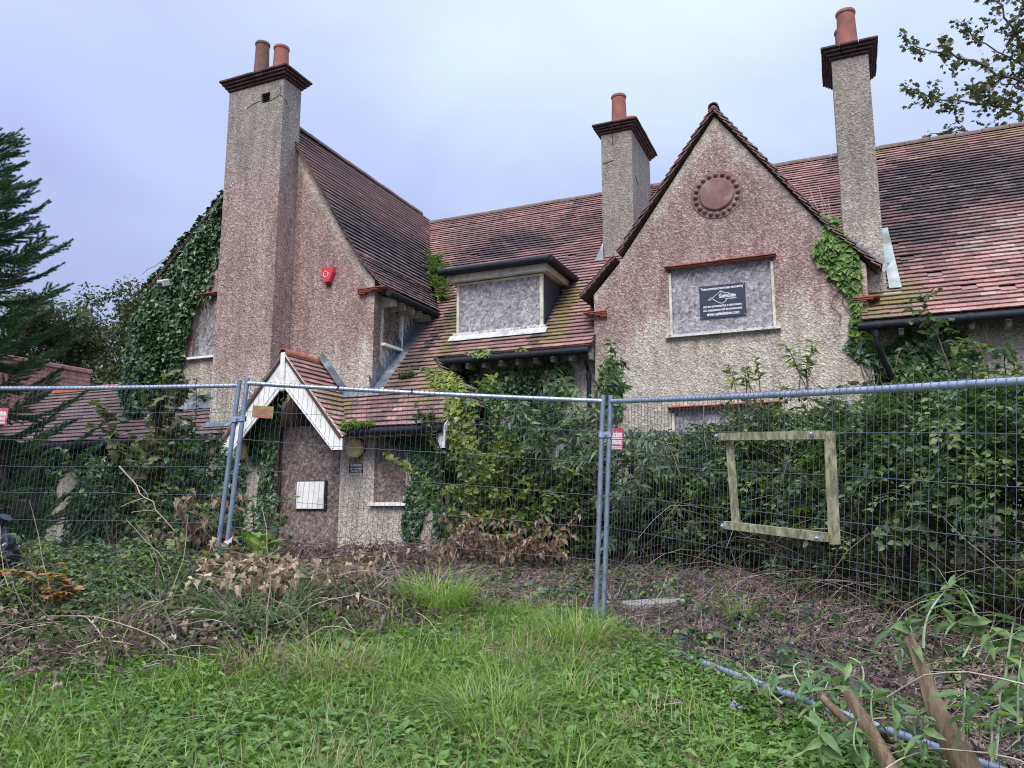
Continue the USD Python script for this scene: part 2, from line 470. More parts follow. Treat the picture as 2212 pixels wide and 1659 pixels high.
# ------------------------------------------------------------------ leaves
def tmpl(outline, fold=.12, curl=.10):
    """A leaf from half an outline [(half width, along)]: two halves folded up from the midrib."""
    o = np.array(outline, float)
    k = len(o)
    mid = np.stack([np.zeros(k), o[:, 1], -curl * o[:, 1] ** 2], 1)
    L = np.stack([-o[:, 0], o[:, 1], fold * o[:, 0] - curl * o[:, 1] ** 2], 1)
    R = L * [-1, 1, 1]
    v = np.vstack([mid, L, R])
    f = []
    for i in range(k - 1):
        for side in (1, 2):
            a, b, c, d = i, i + 1, side * k + i, side * k + i + 1
            tri = [(a, c, d), (a, d, b)] if side == 1 else [(a, d, c), (a, b, d)]
            for t3 in tri:
                p = v[list(t3)]
                if np.linalg.norm(np.cross(p[1] - p[0], p[2] - p[0])) > 1e-7:
                    f.append(t3)
    f = np.array(f)
    used = np.unique(f)
    re = -np.ones(len(v), int)
    re[used] = np.arange(len(used))
    return v[used], re[f]


T_OVATE = tmpl([(0, 0), (.30, .28), (.30, .55), (0, 1)], .25, .12)
T_OVATE2 = tmpl([(0, 0), (.26, .15), (.36, .42), (.24, .74), (0, 1)], .25, .18)
T_LANCE = tmpl([(0, 0), (.105, .2), (.135, .45), (.085, .75), (0, 1)], .35, .30)
T_IVY = tmpl([(0, .06), (.20, -.06), (.50, .20), (.30, .44), (.26, .56), (0, 1)], .16, .14)
T_SYC = tmpl([(0, .08), (.22, -.05), (.52, .16), (.34, .28), (.62, .62), (.27, .56), (.20, .74), (0, 1.05)], .12, .16)
T_DEAD = tmpl([(0, .02), (.15, .05), (.34, .28), (.20, .40), (.30, .62), (.12, .74), (0, 1)], 1.3, .55)
T_QUAD = (np.array([(0, 0, 0), (.30, .5, .06), (0, 1, -.06), (-.30, .5, .06)], float), np.array([(0, 1, 2), (0, 2, 3)]))
T_NEEDLE = (np.array([(-.04, 0, 0), (.04, 0, 0), (0, 1, 0)], float), np.array([(0, 1, 2)]))


def unit(v):
    return v / (np.linalg.norm(v, axis=-1, keepdims=True) + 1e-12)


def leaves(T, P, N, D, size, tone, wide=1.0):
    """Leaves of shape T at P with face normals N, pointing along D; one tone each."""
    P, N, D = (np.asarray(x, float) for x in (P, N, D))
    n = len(P)
    N = unit(np.broadcast_to(N, P.shape))
    D = np.broadcast_to(D, P.shape)
    D = unit(D - (D * N).sum(1, keepdims=True) * N)
    B = np.cross(D, N)
    tv, tf = T
    size = np.broadcast_to(size, (n,))[:, None, None]
    wide = np.broadcast_to(wide, (n,))[:, None, None]
    v = P[:, None] + size * (tv[None, :, :1] * wide * B[:, None] + tv[None, :, 1:2] * D[:, None] + tv[None, :, 2:] * N[:, None])
    f = tf[None] + (np.arange(n) * len(tv))[:, None, None]
    return v.reshape(-1, 3), f.reshape(-1, 3), np.repeat(np.broadcast_to(tone, (n,)), len(tv))


def rnd(*shape):
    return RNG.random(shape)


def gau(*shape):
    return RNG.normal(size=shape)


def in_poly(poly, n, ragged=.0, scale=2.0, seed=0):
    """n points spread in a polygon, its edge broken up by noise."""
    poly = poly if hasattr(poly, 'area') else Polygon(poly)
    x0, y0, x1, y1 = poly.bounds
    out = np.zeros((0, 2))
    big = poly.buffer(ragged * .6) if ragged else poly
    shapely.prepare(big)
    while len(out) < n:
        p = np.stack([x0 - ragged + rnd(3 * n + 60) * (x1 - x0 + 2 * ragged), y0 - ragged + rnd(3 * n + 60) * (y1 - y0 + 2 * ragged)], 1)
        p = p[shapely.contains_xy(big, p[:, 0], p[:, 1])]
        if ragged:
            d = shapely.distance(poly.exterior, shapely.points(p))
            d = np.where(shapely.contains_xy(poly, p[:, 0], p[:, 1]), d, -d)
            nz = meshkit.fbm(np.stack([p[:, 0] * scale, p[:, 1] * scale, np.zeros(len(p))], 1), 3, seed)
            p = p[d / ragged + 2.2 * (nz - .5) > rnd(len(p)) * .25]
        out = np.vstack([out, p])
    return out[:n]


def instancer(node, name, protos, pos, rotz, scale, tilt=None, pick=None, mat=None, kind='stuff', label=None):
    """Copies of small foliage prototypes. protos: (MB or arrays, material). tilt: a lean (x, y) of each copy, radians."""
    path = numbered(node.path, name)
    pi = UsdGeom.PointInstancer.Define(stage, path)
    targets = []
    for k, (m, mt) in enumerate(protos):
        pp = f'{path}/kind_{k}'
        v, f, at = m.arrays()
        usdkit.mesh(stage, pp, (v, f), M[mt])
        primvars(pp, **at)
        targets.append(pp)
    for tgt in targets:
        pi.CreatePrototypesRel().AddTarget(tgt)
    n = len(pos)
    pick = RNG.integers(0, len(protos), n) if pick is None else pick
    pi.CreateProtoIndicesAttr(Vt.IntArray.FromNumpy(np.asarray(pick, np.int32)))
    pi.CreatePositionsAttr(Vt.Vec3fArray.FromNumpy((np.asarray(pos) - node.base).astype(np.float32)))
    sc = np.broadcast_to(np.asarray(scale, float), (n,))
    pi.CreateScalesAttr(Vt.Vec3fArray.FromNumpy(np.repeat(sc[:, None], 3, 1).astype(np.float32)))
    h = np.broadcast_to(rotz, (n,)) / 2
    qw, qz = np.cos(h), np.sin(h)
    if tilt is None:
        q = np.stack([np.zeros(n), np.zeros(n), qz, qw], 1)
    else:
        tx, ty = tilt[:, 0], tilt[:, 1]
        ang = np.sqrt(tx ** 2 + ty ** 2) + 1e-9
        ax, ay = tx / ang, ty / ang
        cw, sw = np.cos(ang / 2), np.sin(ang / 2)
        # lean * spin
        q = np.stack([sw * ax * qw + sw * ay * qz, sw * ay * qw - sw * ax * qz, cw * qz, cw * qw], 1)
    pi.CreateOrientationsAttr(Vt.QuathArray([Gf.Quath(float(a[3]), float(a[0]), float(a[1]), float(a[2])) for a in q]))
    tag(path, label, None, None, kind)
    return path


def curve(p0, d0, length, n=7, droop=0.0, wander=.15):
    """A wandering stem from p0 along d0; droop bends it down as it goes."""
    p, d = [np.asarray(p0, float)], unit(np.asarray(d0, float))
    st = length / (n - 1)
    for i in range(n - 1):
        d = unit(d + gau(3) * wander + np.array([0, 0, -droop * (i + 1) / n]))
        p.append(p[-1] + d * st)
    return np.array(p)


# ------------------------------------------------------------------ ground
def gz(x, y):
    x, y = np.asarray(x, float), np.asarray(y, float)
    z = np.interp(y, [-40, 0, 3.5, 4.2, 7, 9, 12, 16, 60], [-.9, .02, .30, .36, .60, .73, .90, .98, 1.3])
    u = np.clip((.4 - x) / 2.4, 0, 1)
    z = z + .24 * u * u * (3 - 2 * u) * np.exp(-((y - 7.4) / 2.1) ** 2)
    v = np.clip((x - 1.0) / 2.5, 0, 1)
    z = z - .08 * v * np.exp(-((y - 5.0) / 2.0) ** 2)
    return z + .06 * (meshkit.noise(np.stack([x * 1.1, y * 1.1, 0 * x], -1), 5) - .5)


def gpt(x, y, h=0.0):
    return np.stack([np.asarray(x, float), np.asarray(y, float), gz(x, y) + h], -1)


gx = np.unique(np.concatenate([np.linspace(-400, -14, 14), np.arange(-14, 14, .16), np.linspace(14, 400, 14)]))
gy = np.unique(np.concatenate([np.linspace(-300, -3, 10), np.arange(-3, 20, .16), np.linspace(20, 700, 18)]))
X, Y = np.meshgrid(gx, gy)
near = (np.abs(X) < 14) & (Y > -3) & (Y < 20)
Zg = gz(X, Y) + np.where(near, .05 * (meshkit.fbm(np.stack([X * 5, Y * 5, 0 * X], -1), 3, 3) - .5), 0)
gv = np.stack([X, Y, Zg], -1).reshape(-1, 3)
nx = len(gx)
i, j = np.meshgrid(np.arange(len(gy) - 1), np.arange(nx - 1), indexing='ij')
q = np.stack([i * nx + j, i * nx + j + 1, (i + 1) * nx + j + 1, (i + 1) * nx + j], -1).reshape(-1, 4)
usdkit.mesh(stage, '/World/ground', (gv, q), M['soil'], smooth=True)
tag('/World/ground', 'brown soil rising gently from the camera towards the house', None, None, 'structure')

# ------------------------------------------------------------------ the house
HB = (-5.0, 11.0, .9)
house = thing('house', 'long pebble-dashed house with two front gables, three chimneys and red tiled roofs, windows boarded up', 'house', HB, True)


def zm(t):
    return 3.57 + .968 * (t - 10.85)


MC, MS = 1 / math.hypot(1, .968), .968 / math.hypot(1, .968)
MO = np.array([0, 10.12, zm(10.12)])
MU, MV, MN = S_, np.array([0, MC, MS]), np.array([0, -MS, MC])


def st2uv(pts):
    return Polygon([(s, (t - 10.12) / MC) for s, t in pts])


# --- walls
P = Polygon
wallL = P([(-12.3, .5), (-7.32, .5), (-7.32, 5.5), (-7.67, 5.93), (-9.41, 8.74), (-12.3, 6.14)])
WL = (-11.45, 4.47, -10.2, 5.65)
wallL = wallL.difference(sbox(*WL))
part(house, 'wall', wall_front(wallL, 10.85), 'dash_left')
WS = (11.16, 4.45, 11.80, 5.24)
part(house, 'wall', wall_side(P([(10.853, .5), (13.1, .5), (13.1, 5.5), (10.853, 5.5)]).difference(sbox(*WS)), -7.32), 'dash_pale')
DOOR = (-8.90, .86, -7.62, 2.98)
WP = (-6.96, 1.70, -6.37, 2.86)
part(house, 'wall', wall_front(P([(-9.14, .5), (-5.75, .5), (-5.75, 2.98), (-9.14, 2.98)]).difference(sbox(*DOOR)).difference(sbox(*WP)), 10.45), 'dash_pale')
part(house, 'wall', wall_side(P([(10.455, .5), (11.9, .5), (11.9, 3.05), (10.455, 3.05)]), -5.75), 'dash_pale')
WR = (-4.75, 1.5, -3.80, 3.02)
part(house, 'wall', wall_front(P([(-5.97, .5), (-3.64, .5), (-3.64, 4.4), (-5.97, 4.4)]).difference(sbox(*WR)), 11.9), 'dash_pale')
WU = (-2.42, 4.27, -.84, 5.32)
WD = (-2.44, 1.9, -.90, 3.10)
wallR = P([(-3.64, .5), (.41, .5), (.41, 5.05), (-.05, 5.60), (-1.6, 7.74), (-3.2, 5.53), (-3.64, 5.05)])
part(house, 'wall', wall_front(wallR.difference(sbox(*WU)).difference(sbox(*WD)), 11.7, .25), 'dash_right')
part(house, 'wall', wall_front(P([(.412, .5), (9, .5), (9, 4.5), (.412, 4.5)]), 11.9), 'dash_pale')
part(house, 'wall', wall_front(P([(-17.5, .5), (-12.305, .5), (-12.305, 3.1), (-17.5, 3.1)]).difference(sbox(-17.2, .7, -14.55, 2.85)), 10.45), 'dash_pale')  # gap at the left end is made up, to hold the painted spruce shade
part(house, 'wall', wall_front(P([(-12.303, .5), (-10.43, .5), (-10.43, 3.1), (-12.303, 3.1)]), 10.45, .2), 'dash_pale')
part(house, 'shade_black', MB().box((-17.4, 10.72, .6), (-14.4, 10.8, 3.0)), 'void')  # black sheet standing in for the deep shade under the spruce
# the far side and the ends, plain
b = MB()
b.box((-12.28, 20.0, .5), (9, 20.3, 4.6)).box((8.75, 11.95, .5), (9.0, 20, 4.6)).box((-12.28, 11.1, .5), (-12.05, 20, 5.6))
part(house, 'rear_wall', b, 'dash_pale')

# --- tiles
TILES = []          # every roof tile: (roof number, centre, vertices, faces, tone, moss, dark)
CAMH = np.array([0, 0, EYE])


def lay_tiles(roof, poly, O, u, v, n, gauge=.118, width=.186, dark=None, moss=None, tone0=.5, seed=0, slip=.004, lift=0.0):
    """Courses of clay tiles on a plane, each a small tilted slab; those at the edges are cut to the roof's outline."""
    O, u, v, n = (np.asarray(x, float) for x in (O, u, v, n))
    rs = np.random.default_rng(100 + seed)
    u0, v0, u1, v1 = poly.bounds
    shapely.prepare(poly)
    flip = np.dot(np.cross(u, v), n) < 0
    got = []
    for r in range(int((v1 - v0) / gauge) + 1):
        va = v0 + r * gauge
        off = (r % 2) * width / 2 + rs.normal() * .012
        sag = rs.normal() * .002
        ks = np.arange(int(math.floor((u0 - off) / width)) - 1, int((u1 - off) / width) + 2)
        J = rs.normal(size=(len(ks), 4))
        dvs = -np.abs(J[:, 0]) * .0025 - np.where(rs.random(len(ks)) < slip, .05, 0)
        ua = off + ks * width
        inside = np.zeros(len(ks), bool)
        boxes = shapely.box(ua + .0015, va + dvs, ua + width - .0015, va + dvs + gauge * 1.22)
        inside = shapely.contains(poly, boxes)
        touch = shapely.intersects(poly, boxes)
        for q in np.nonzero(touch)[0]:
            pg = boxes[q]
            if not inside[q]:
                pg = pg.intersection(poly)
                if pg.is_empty or pg.geom_type != 'Polygon' or pg.area < .0035:
                    continue
            c = np.array(pg.exterior.coords)[:-1]
            if not pg.exterior.is_ccw:
                c = c[::-1]
            m = len(c)
            x = (c[:, 0] - ua[q]) / width
            h = lift + .046 - .027 * (c[:, 1] - va - dvs[q]) / gauge + sag + J[q, 1] * .0011 + (x - .5) * J[q, 2] * .003 - .003 * (2 * x - 1) ** 2
            base = O + c[:, :1] * u + c[:, 1:] * v
            V = np.vstack([base + h[:, None] * n, base + np.maximum(h - .018, lift - .002)[:, None] * n])
            i = np.arange(m)
            F = np.vstack([np.stack([np.zeros(m - 2, int), i[1:-1], i[2:]], 1), np.stack([i, m + i, m + (i + 1) % m], 1), np.stack([i, m + (i + 1) % m, (i + 1) % m], 1)])
            got.append((base.mean(0), V, F[:, ::-1] if flip else F))
    C = np.array([x[0] for x in got])
    k = len(C)
    tone = tone0 + .62 * (meshkit.fbm(C * .9 + seed, 3, seed) - .5) + (.075 if tone0 < .45 else .105) * rs.normal(size=k)
    tone = np.clip(tone + np.where(rs.random(k) < .05, rs.choice([-.28, .3], k), 0), 0, 1)
    md, dd = np.zeros(k), np.zeros(k)
    if moss is not None:
        x = moss(C)
        md = np.where(x > .02, np.clip(x + .10 * rs.normal(size=k), 0, 1), 0)
    if dark is not None:
        x = dark(C)
        dd = np.where(x > .02, np.clip(x + .13 * rs.normal(size=k), 0, 1), 0)
    TILES.extend((roof, C[q], got[q][1], got[q][2], tone[q], md[q], dd[q]) for q in range(k))


def blob(c, s, t, rs, rt, nseed=0, gain=1.4):
    d = np.hypot((c[:, 0] - s) / rs, (c[:, 1] - t) / rt)
    nz = meshkit.noise(c * 2.3 + nseed, 9) * .5 + meshkit.noise(c * 5.1 + nseed, 4) * .25
    return np.clip(gain * (1.22 - d - 1.2 * (nz - .37)), 0, 1)


def most(*a):
    return np.maximum.reduce(a)


def dark_main(c):
    s, t = c[:, 0], c[:, 1]
    a = most(blob(c, 2.2, 14.6, 2.3, 1.2, 1), blob(c, 1.3, 13.2, 1.4, .7, 2, 1.0), .6 * blob(c, 3.3, 12.6, .8, .7, 6), blob(c, 5.2, 12.4, 1.6, .4, 7) * .6)
    a = most(a, .9 * blob(c, -6.3, 14.6, 1.5, .6, 3), .75 * blob(c, -7.3, 14.2, .5, 1.0, 4), .85 * blob(c, -4.6, 12.6, .22, 1.3, 5), .9 * blob(c, -6.75, 11.8, .16, 1.6, 8), .55 * blob(c, -7.0, 11.0, .25, .8, 12), .35 * blob(c, -4.6, 14.6, .6, .8, 10))
    st = meshkit.noise(np.stack([s * 3.2, t * .5, 0 * s + 7.], 1), 3)
    return most(a, .6 * np.maximum(0, st - .60) / .3)


def moss_main(c):
    s, t = c[:, 0], c[:, 1]
    nz = meshkit.noise(c * 3.1, 2)
    bump_ = lambda x: np.maximum(0, 1 - np.abs(x))
    return most(.95 * bump_((s + 4.33) / .32) * (t > 11.6) * (t < 13.0),                                   # under the dormer's right edge
                .85 * bump_((s + 6.62 - .22 * (12.8 - t)) / .26) * (t > 10.5) * (t < 13.1),                 # and its left one, down to the low eaves
                .9 * blob(c, .75, 11.8, .55, .45, 3, 1.0),
                .9 * np.maximum(0, 1 - (15.98 - t) / .3) * (s > .9) * np.maximum(0, nz * 2 - .6),
                .7 * bump_(((s + 7.9) - .77 * (10.86 - t)) / .3) * (t < 10.9),                              # the valley beside the porch
                .30 * np.maximum(0, nz - .35) * (s < -4) * (t < 13))


dormer_cut = st2uv([(-6.34, 11.90), (-4.60, 11.90), (-4.60, 13.27), (-6.34, 13.27)])
lead_cut = st2uv([(-7.33, 10.84), (-7.10, 10.84), (-7.10, 12.70), (-7.33, 12.70)])
roof_c = st2uv([(-7.30, 10.12), (-5.53, 10.12), (-5.53, 10.51), (-6.48, 11.47), (-3.62, 11.47), (-3.62, 12.08), (-3.86, 12.33), (-1.6, 15.26), (-1.6, 16.1), (-9.41, 16.1), (-7.06, 12.68), (-7.33, 12.68), (-7.33, 10.86), (-7.91, 10.86)])
roof_r = st2uv([(.30, 11.47), (9.2, 11.47), (9.2, 16.1), (-1.6, 16.1), (-1.6, 15.26), (.42, 12.62), (.42, 11.98), (.30, 11.98)])
roof_a = st2uv([(-17.6, 10.12), (-9.66, 10.12), (-9.66, 10.35), (-10.43, 10.35), (-10.43, 10.84), (-12.32, 10.84), (-12.32, 11.42), (-17.6, 11.42)])


def under(poly, O, u, v, n, label=None, node=None):
    return part(node or house, 'roof', plate(poly, -.045, -.004, O, u, v, n), 'underlay', label=label)


roofs = []
roofs.append(under(roof_c.difference(dormer_cut), MO, MU, MV, MN))
lay_tiles(0, roof_c.difference(dormer_cut).difference(lead_cut), MO, MU, MV, MN, dark=dark_main, moss=moss_main, tone0=.64, seed=1)
roofs.append(under(roof_r, MO, MU, MV, MN))
lay_tiles(1, roof_r, MO, MU, MV, MN, dark=dark_main, moss=moss_main, tone0=.80, seed=2, slip=.008)
roofs.append(under(roof_a, MO, MU, MV, MN))
lay_tiles(2, roof_a, MO, MU, MV, MN, tone0=.34, seed=3, dark=lambda c: .5 * blob(c, -12.9, 11.2, .9, .5, 3))
# left gable: two pitches to the right, one to the left
def slope(zs, sA, zA, sB, zB):
    """Plane that falls along s: u runs along t, v up the slope from (sA, zA) to (sB, zB)."""
    d = np.array([sB - sA, 0, zB - zA])
    L = np.linalg.norm(d)
    v = d / L
    n = np.cross(T_, v)
    if n[2] < 0:
        n = -n
    return np.array([sA, 0, zA]), T_.copy(), v, n, [(t, (z - zA) / (zB - zA) * L) for t, z in zs]


def dark_left(c):
    up = (c[:, 2] - 5.3) / 3.5
    k = meshkit.noise(c * [1, 1.1, 1.2], 6)
    return np.clip(1.15 - np.abs(up - .36 - .35 * (k - .5)) * 3.0, 0, 1) * .95


def add_slope(idx, zs, A, B, tone0, seed, dark=None, moss=None, verge=None):
    """verge: the depth up to which the boarding stays back, so that only tile ends show over the wall."""
    O, u, v, n, pg = slope(zs, *A, *B)
    full = pg = Polygon(pg)
    if verge:
        x0, y0, x1, y1 = pg.bounds
        lay_tiles(len(roofs) if idx is None else idx, pg.intersection(sbox(x0 - 1, y0 - 1, x0 + .17, y1 + 1)), O, u, v, n, tone0=tone0 + .08, seed=seed + 40, lift=-.034, dark=dark)
        pg = pg.intersection(sbox(verge, y0 - 1, x1 + 1, y1 + 1))
    if idx is None:
        roofs.append(under(pg, O, u, v, n))
        idx = len(roofs) - 1
    else:
        part(roofs[idx], 'underlay', plate(pg, -.045, -.004, O, u, v, n), 'underlay')
    lay_tiles(idx, full, O, u, v, n, dark=dark, moss=moss, tone0=tone0, seed=seed)
    return idx


tv = lambda z: 10.85 + (z - 3.57) / .968
k = add_slope(None, [(10.74, 6.02), (tv(6.02), 6.02), (16.2, 8.80), (10.74, 8.86)], (-7.67, 6.02), (-9.41, 8.86), .40, 4, dark_left, verge=10.88)
add_slope(k, [(10.74, 5.34), (tv(5.34), 5.34), (tv(6.02), 6.02), (10.74, 6.02)], (-7.06, 5.34), (-7.67, 6.02), .25, 5, dark_left, verge=10.88)
add_slope(None, [(10.74, 5.75), (18, 5.75), (18, 8.86), (10.74, 8.86)], (-12.86, 5.75), (-9.41, 8.86), .12, 6, verge=10.88)
# right gable
k = add_slope(None, [(11.6, 5.02), (tv(5.02), 5.02), (tv(5.64), 5.64), (11.6, 5.64)], (-3.86, 5.02), (-3.2, 5.70), .3, 7, verge=11.73)
add_slope(k, [(11.6, 5.70), (tv(5.70), 5.70), (tv(7.85), 7.85), (11.6, 7.85)], (-3.2, 5.70), (-1.6, 7.85), .3, 8, verge=11.73)
k = add_slope(None, [(11.6, 4.98), (tv(4.98), 4.98), (tv(5.66), 5.66), (11.6, 5.66)], (.59, 4.98), (-.05, 5.68), .3, 9, verge=11.73)
add_slope(k, [(11.6, 5.68), (tv(5.68), 5.68), (tv(7.85), 7.85), (11.6, 7.85)], (-.05, 5.68), (-1.6, 7.85), .3, 10, verge=11.73)
# porch
k = add_slope(None, [(9.87, 2.72), (9.98, 2.72), (10.86, 3.58), (10.86, 4.14), (9.87, 4.14)], (-7.21, 2.72), (-8.41, 4.14), .66, 11, moss=lambda c: .6 * blob(c, -7.7, 10.5, .2, .5, 2))
add_slope(k, [(9.87, 2.71), (10.36, 2.71), (10.36, 4.14), (9.87, 4.14)], (-9.65, 2.71), (-8.41, 4.14), .5, 12)
# the small slope behind the hip at the right end of the low eaves
d1, d2 = np.array([-.95, 0, .99]), T_
v_ = d1 / np.linalg.norm(d1)
pg = Polygon([(10.51, 0), (11.9, 0), (11.9, 1.33), (11.47, 1.33)])
O_ = np.array([-5.53, 0, 3.24])
part(roofs[0], 'underlay', plate(pg, -.045, -.004, O_, T_, v_, np.cross(T_, v_)), 'underlay')
lay_tiles(0, pg, O_, T_, v_, np.cross(T_, v_), tone0=.38, seed=13, moss=lambda c: .35 + 0 * c[:, 0], dark=lambda c: .25 + 0 * c[:, 0])
# rear slopes, plain
rb = MB()
rb.add(np.array([(-12.9, 16.1, 8.62), (9.2, 16.1, 8.62), (9.2, 20.7, 4.2), (-12.9, 20.7, 4.2)]), np.array([(0, 1, 2, 3)]))
rb.add(np.array([(-17.6, 11.42, 4.1), (-12.3, 11.42, 4.1), (-12.3, 14, 2.9), (-17.6, 14, 2.9)]), np.array([(0, 1, 2, 3)]))
part(house, 'rear_roof', rb, 'ridge')

# the 300 tiles that show largest are pieces of their roof; the others are joined
def in_view(c):
    w = W(c)
    d = w - [0, 0, EYE]
    a = math.radians(9)
    fw = d[1] * math.cos(a) + d[2] * math.sin(a)
    up = -d[1] * math.sin(a) + d[2] * math.cos(a)
    return abs(d[0] / fw) < .66 and abs(up / fw) < .49


hidden_roofs = {4, 5, 6, 2}
score = [np.linalg.norm(W(t[1])) + (100 if t[0] in hidden_roofs or not in_view(t[1]) else 0) for t in TILES]
order = np.argsort(score)
rest = MB()
for q, ix in enumerate(order):
    rf, c, V, F, tone, ms, dk = TILES[ix]
    if q < 300:
        o = np.ones(len(V))
        part(roofs[rf], 'roof_tile', (V, F), 'tile', tone=o * tone, moss=o * ms, dark=o * dk)
    else:
        rest.add(V, F, tone=tone, moss=ms, dark=dk)
part(house, 'roof_tiling', rest, 'tile', kind='stuff', label='red and sooty clay tiles in courses over all the roofs')

# ridge tiles
def ridge_run(node, A, B, mat, step=.44, r=.095):
    A, B = np.array(A, float), np.array(B, float)
    L = np.linalg.norm(B - A)
    d = (B - A) / L
    side = np.cross(d, Z_)
    side /= np.linalg.norm(side)
    up = np.cross(side, d)
    an = np.linspace(-.15, math.pi + .15, 9)
    for k in range(int(L / step)):
        p0, p1 = A + d * (k * step), A + d * (k * step + step - .012)
        jz = RNG.normal() * .004
        ring = [np.cos(a) * r * 1.12 * side + (np.sin(a) * r + jz) * up for a in an]
        inner = [.82 * x for x in ring]
        v = np.array([p0 + x for x in ring] + [p1 + x * .97 for x in ring] + [p0 + x for x in inner] + [p1 + x for x in inner])
        m = len(an)
        f = []
        for i in range(m - 1):
            f += [(i, i + 1, m + i + 1, m + i), (2 * m + i, 3 * m + i, 3 * m + i + 1, 2 * m + i + 1), (i, 2 * m + i, 2 * m + i + 1, i + 1), (m + i, m + i + 1, 3 * m + i + 1, 3 * m + i)]
        part(node, 'ridge_tile', (v, np.array(f)), mat, smooth=40)


ridge_run(roofs[0], (-9.3, 16.1, 8.63), (-1.7, 16.1, 8.63), 'ridge')
ridge_run(roofs[1], (-1.68, 16.1, 8.63), (4.6, 16.1, 8.63), 'ridge')
ridge_run(roofs[2], (-16.0, 11.42, 4.11), (-12.35, 11.42, 4.11), 'ridge_new')
ridge_run(roofs[3], (-9.41, 11.0, 8.85), (-9.41, 16.2, 8.80), 'ridge')
ridge_run(roofs[5], (-1.6, 11.60, 7.86), (-1.6, 15.1, 7.86), 'ridge', r=.075)
ridge_run(roofs[7], (-8.42, 9.86, 4.13), (-8.42, 10.86, 4.13), 'ridge_new', .31, .08)
for s, z in ((-1.6, 7.90),):                                             # mortar bedding at the apex of the right gable
    part(house, 'mortar_bedding', trimesh.creation.icosphere(2, .05).apply_transform(trimesh.transformations.translation_matrix((s, 11.63, z - .06))), 'ridge', True)


# --- chimneys
def brick_ring(node, s0, s1, t0, t1, z, h, name='cap_brick', blen=.25):
    """One corbelled course of the cap, brick by brick, round a core."""
    w = .12
    for ax in range(4):
        a, bb = ((s0, s1), (t0 + w, t1 - w))[ax % 2]
        n = max(1, round((bb - a) / blen))
        e = np.linspace(a, bb, n + 1)
        for i in range(n):
            g = .004
            j = RNG.normal(size=2) * .003
            if ax == 0:
                lo, hi = (e[i] + g, t0 + j[0], z), (e[i + 1] - g, t0 + w, z + h)
            elif ax == 2:
                lo, hi = (e[i] + g, t1 - w, z), (e[i + 1] - g, t1 + j[0], z + h)
            elif ax == 1:
                lo, hi = (s1 - w, e[i] + g, z), (s1 + j[0], e[i + 1] - g, z + h)
            else:
                lo, hi = (s0 + j[0], e[i] + g, z), (s0 + w, e[i + 1] - g, z + h)
            part(node, name, bbox(lo, hi, .007), 'capbrick')


def pot(node, s, t, z, h, r, mat):
    pr = [(r * 1.1, 0), (r * 1.08, .05), (r * .97, h * .35), (r * .88, h - .06), (r * .97, h - .05), (r * .99, h - .02), (r * .93, h), (r * .78, h), (r * .76, h - .12), (.001, h - .13)]
    m = trimesh.creation.revolve(np.array(pr), sections=28)
    m.apply_translation((s, t, z))
    part(node, 'chimney_pot', m, mat, 35)


def chimney(s0, s1, t0, t1, z0, z1, cap, pots, mat, flare=0.0, label=None, hole=None):
    front = Polygon([(s0 - flare, z0), (s1, z0), (s1, z1), (s0, z1)])
    if hole:
        front = front.difference(sbox(*hole))
    b = MB()
    v, f, _ = plate(front, -.12, 0, (0, t0, 0), S_, Z_, -T_).arrays()
    b.add(v, f)
    b.box((s0 - flare, t0 + .12, z0), (s1, t1, z0 + .1))
    b.add(np.array([(s0 - flare, t0 + .12, z0), (s1, t0 + .12, z0), (s1, t1, z0), (s0 - flare, t1, z0), (s0, t0 + .12, z1), (s1, t0 + .12, z1), (s1, t1, z1), (s0, t1, z1)]), BOXF)
    st = part(house, 'chimney', b, mat, label=label)
    n, hh = 4, cap / 4
    for k in range(n):
        o = .035 + .037 * k
        brick_ring(st, s0 - o, s1 + o, t0 - o, t1 + o, z1 + k * hh + .002, hh - .007)
    part(st, 'cap_core', MB().box((s0, t0, z1 - .01), (s1, t1, z1 + cap - .03)), 'capbrick')
    b = MB()
    b.add(np.array([(s0 - .1, t0 - .1, z1 + cap - .028), (s1 + .1, t0 - .1, z1 + cap - .028), (s1 + .1, t1 + .1, z1 + cap - .028), (s0 - .1, t1 + .1, z1 + cap - .028),
                    (s0 + .1, t0 + .1, z1 + cap + .06), (s1 - .1, t0 + .1, z1 + cap + .06), (s1 - .1, t1 - .1, z1 + cap + .06), (s0 + .1, t1 - .1, z1 + cap + .06)]), BOXF)
    part(st, 'flaunching', b, 'lead_moss')
    for (s, t, h, r, mt) in pots:
        pot(st, s, t, z1 + cap - .02, h, r, mt)
    return st


c1 = chimney(-10.41, -9.10, 10.36, 10.846, .5, 9.46, .20, [(-9.90, 10.62, .86, .145, 'pot_dark'), (-9.50, 10.70, .72, .155, 'pot')], 'dash_stack', hole=(-9.62, 9.06, -9.42, 9.25))
part(c1, 'air_brick', MB().box((-9.64, 10.43, 9.04), (-9.40, 10.46, 9.27)), 'void')
vb = MB()
for k in range(5):
    vb.tm(bbox((-9.62, 10.40, 9.075 + k * .036), (-9.42, 10.425, 9.09 + k * .036), .003))
part(c1, 'vent_grille', vb, 'blackpl')
c2 = chimney(-4.06, -3.45, 13.7, 15.2, 5.9, 8.86, .18, [(-3.76, 13.98, .74, .155, 'pot'), (-3.72, 14.75, .62, .155, 'pot')], 'dash_stack2')
c3 = chimney(.15, .665, 11.97, 12.85, 4.3, 8.42, .18, [(.40, 12.18, .72, .15, 'pot'), (.36, 12.58, .66, .14, 'pot_dark')], 'dash_stack2', hole=None)

# cracks in the render of the stacks, as thin raised seams of dark dirt
def crack(node, pts):
    part(node, 'crack', MB().add(*tube(pts, .0055, 4)), 'void')


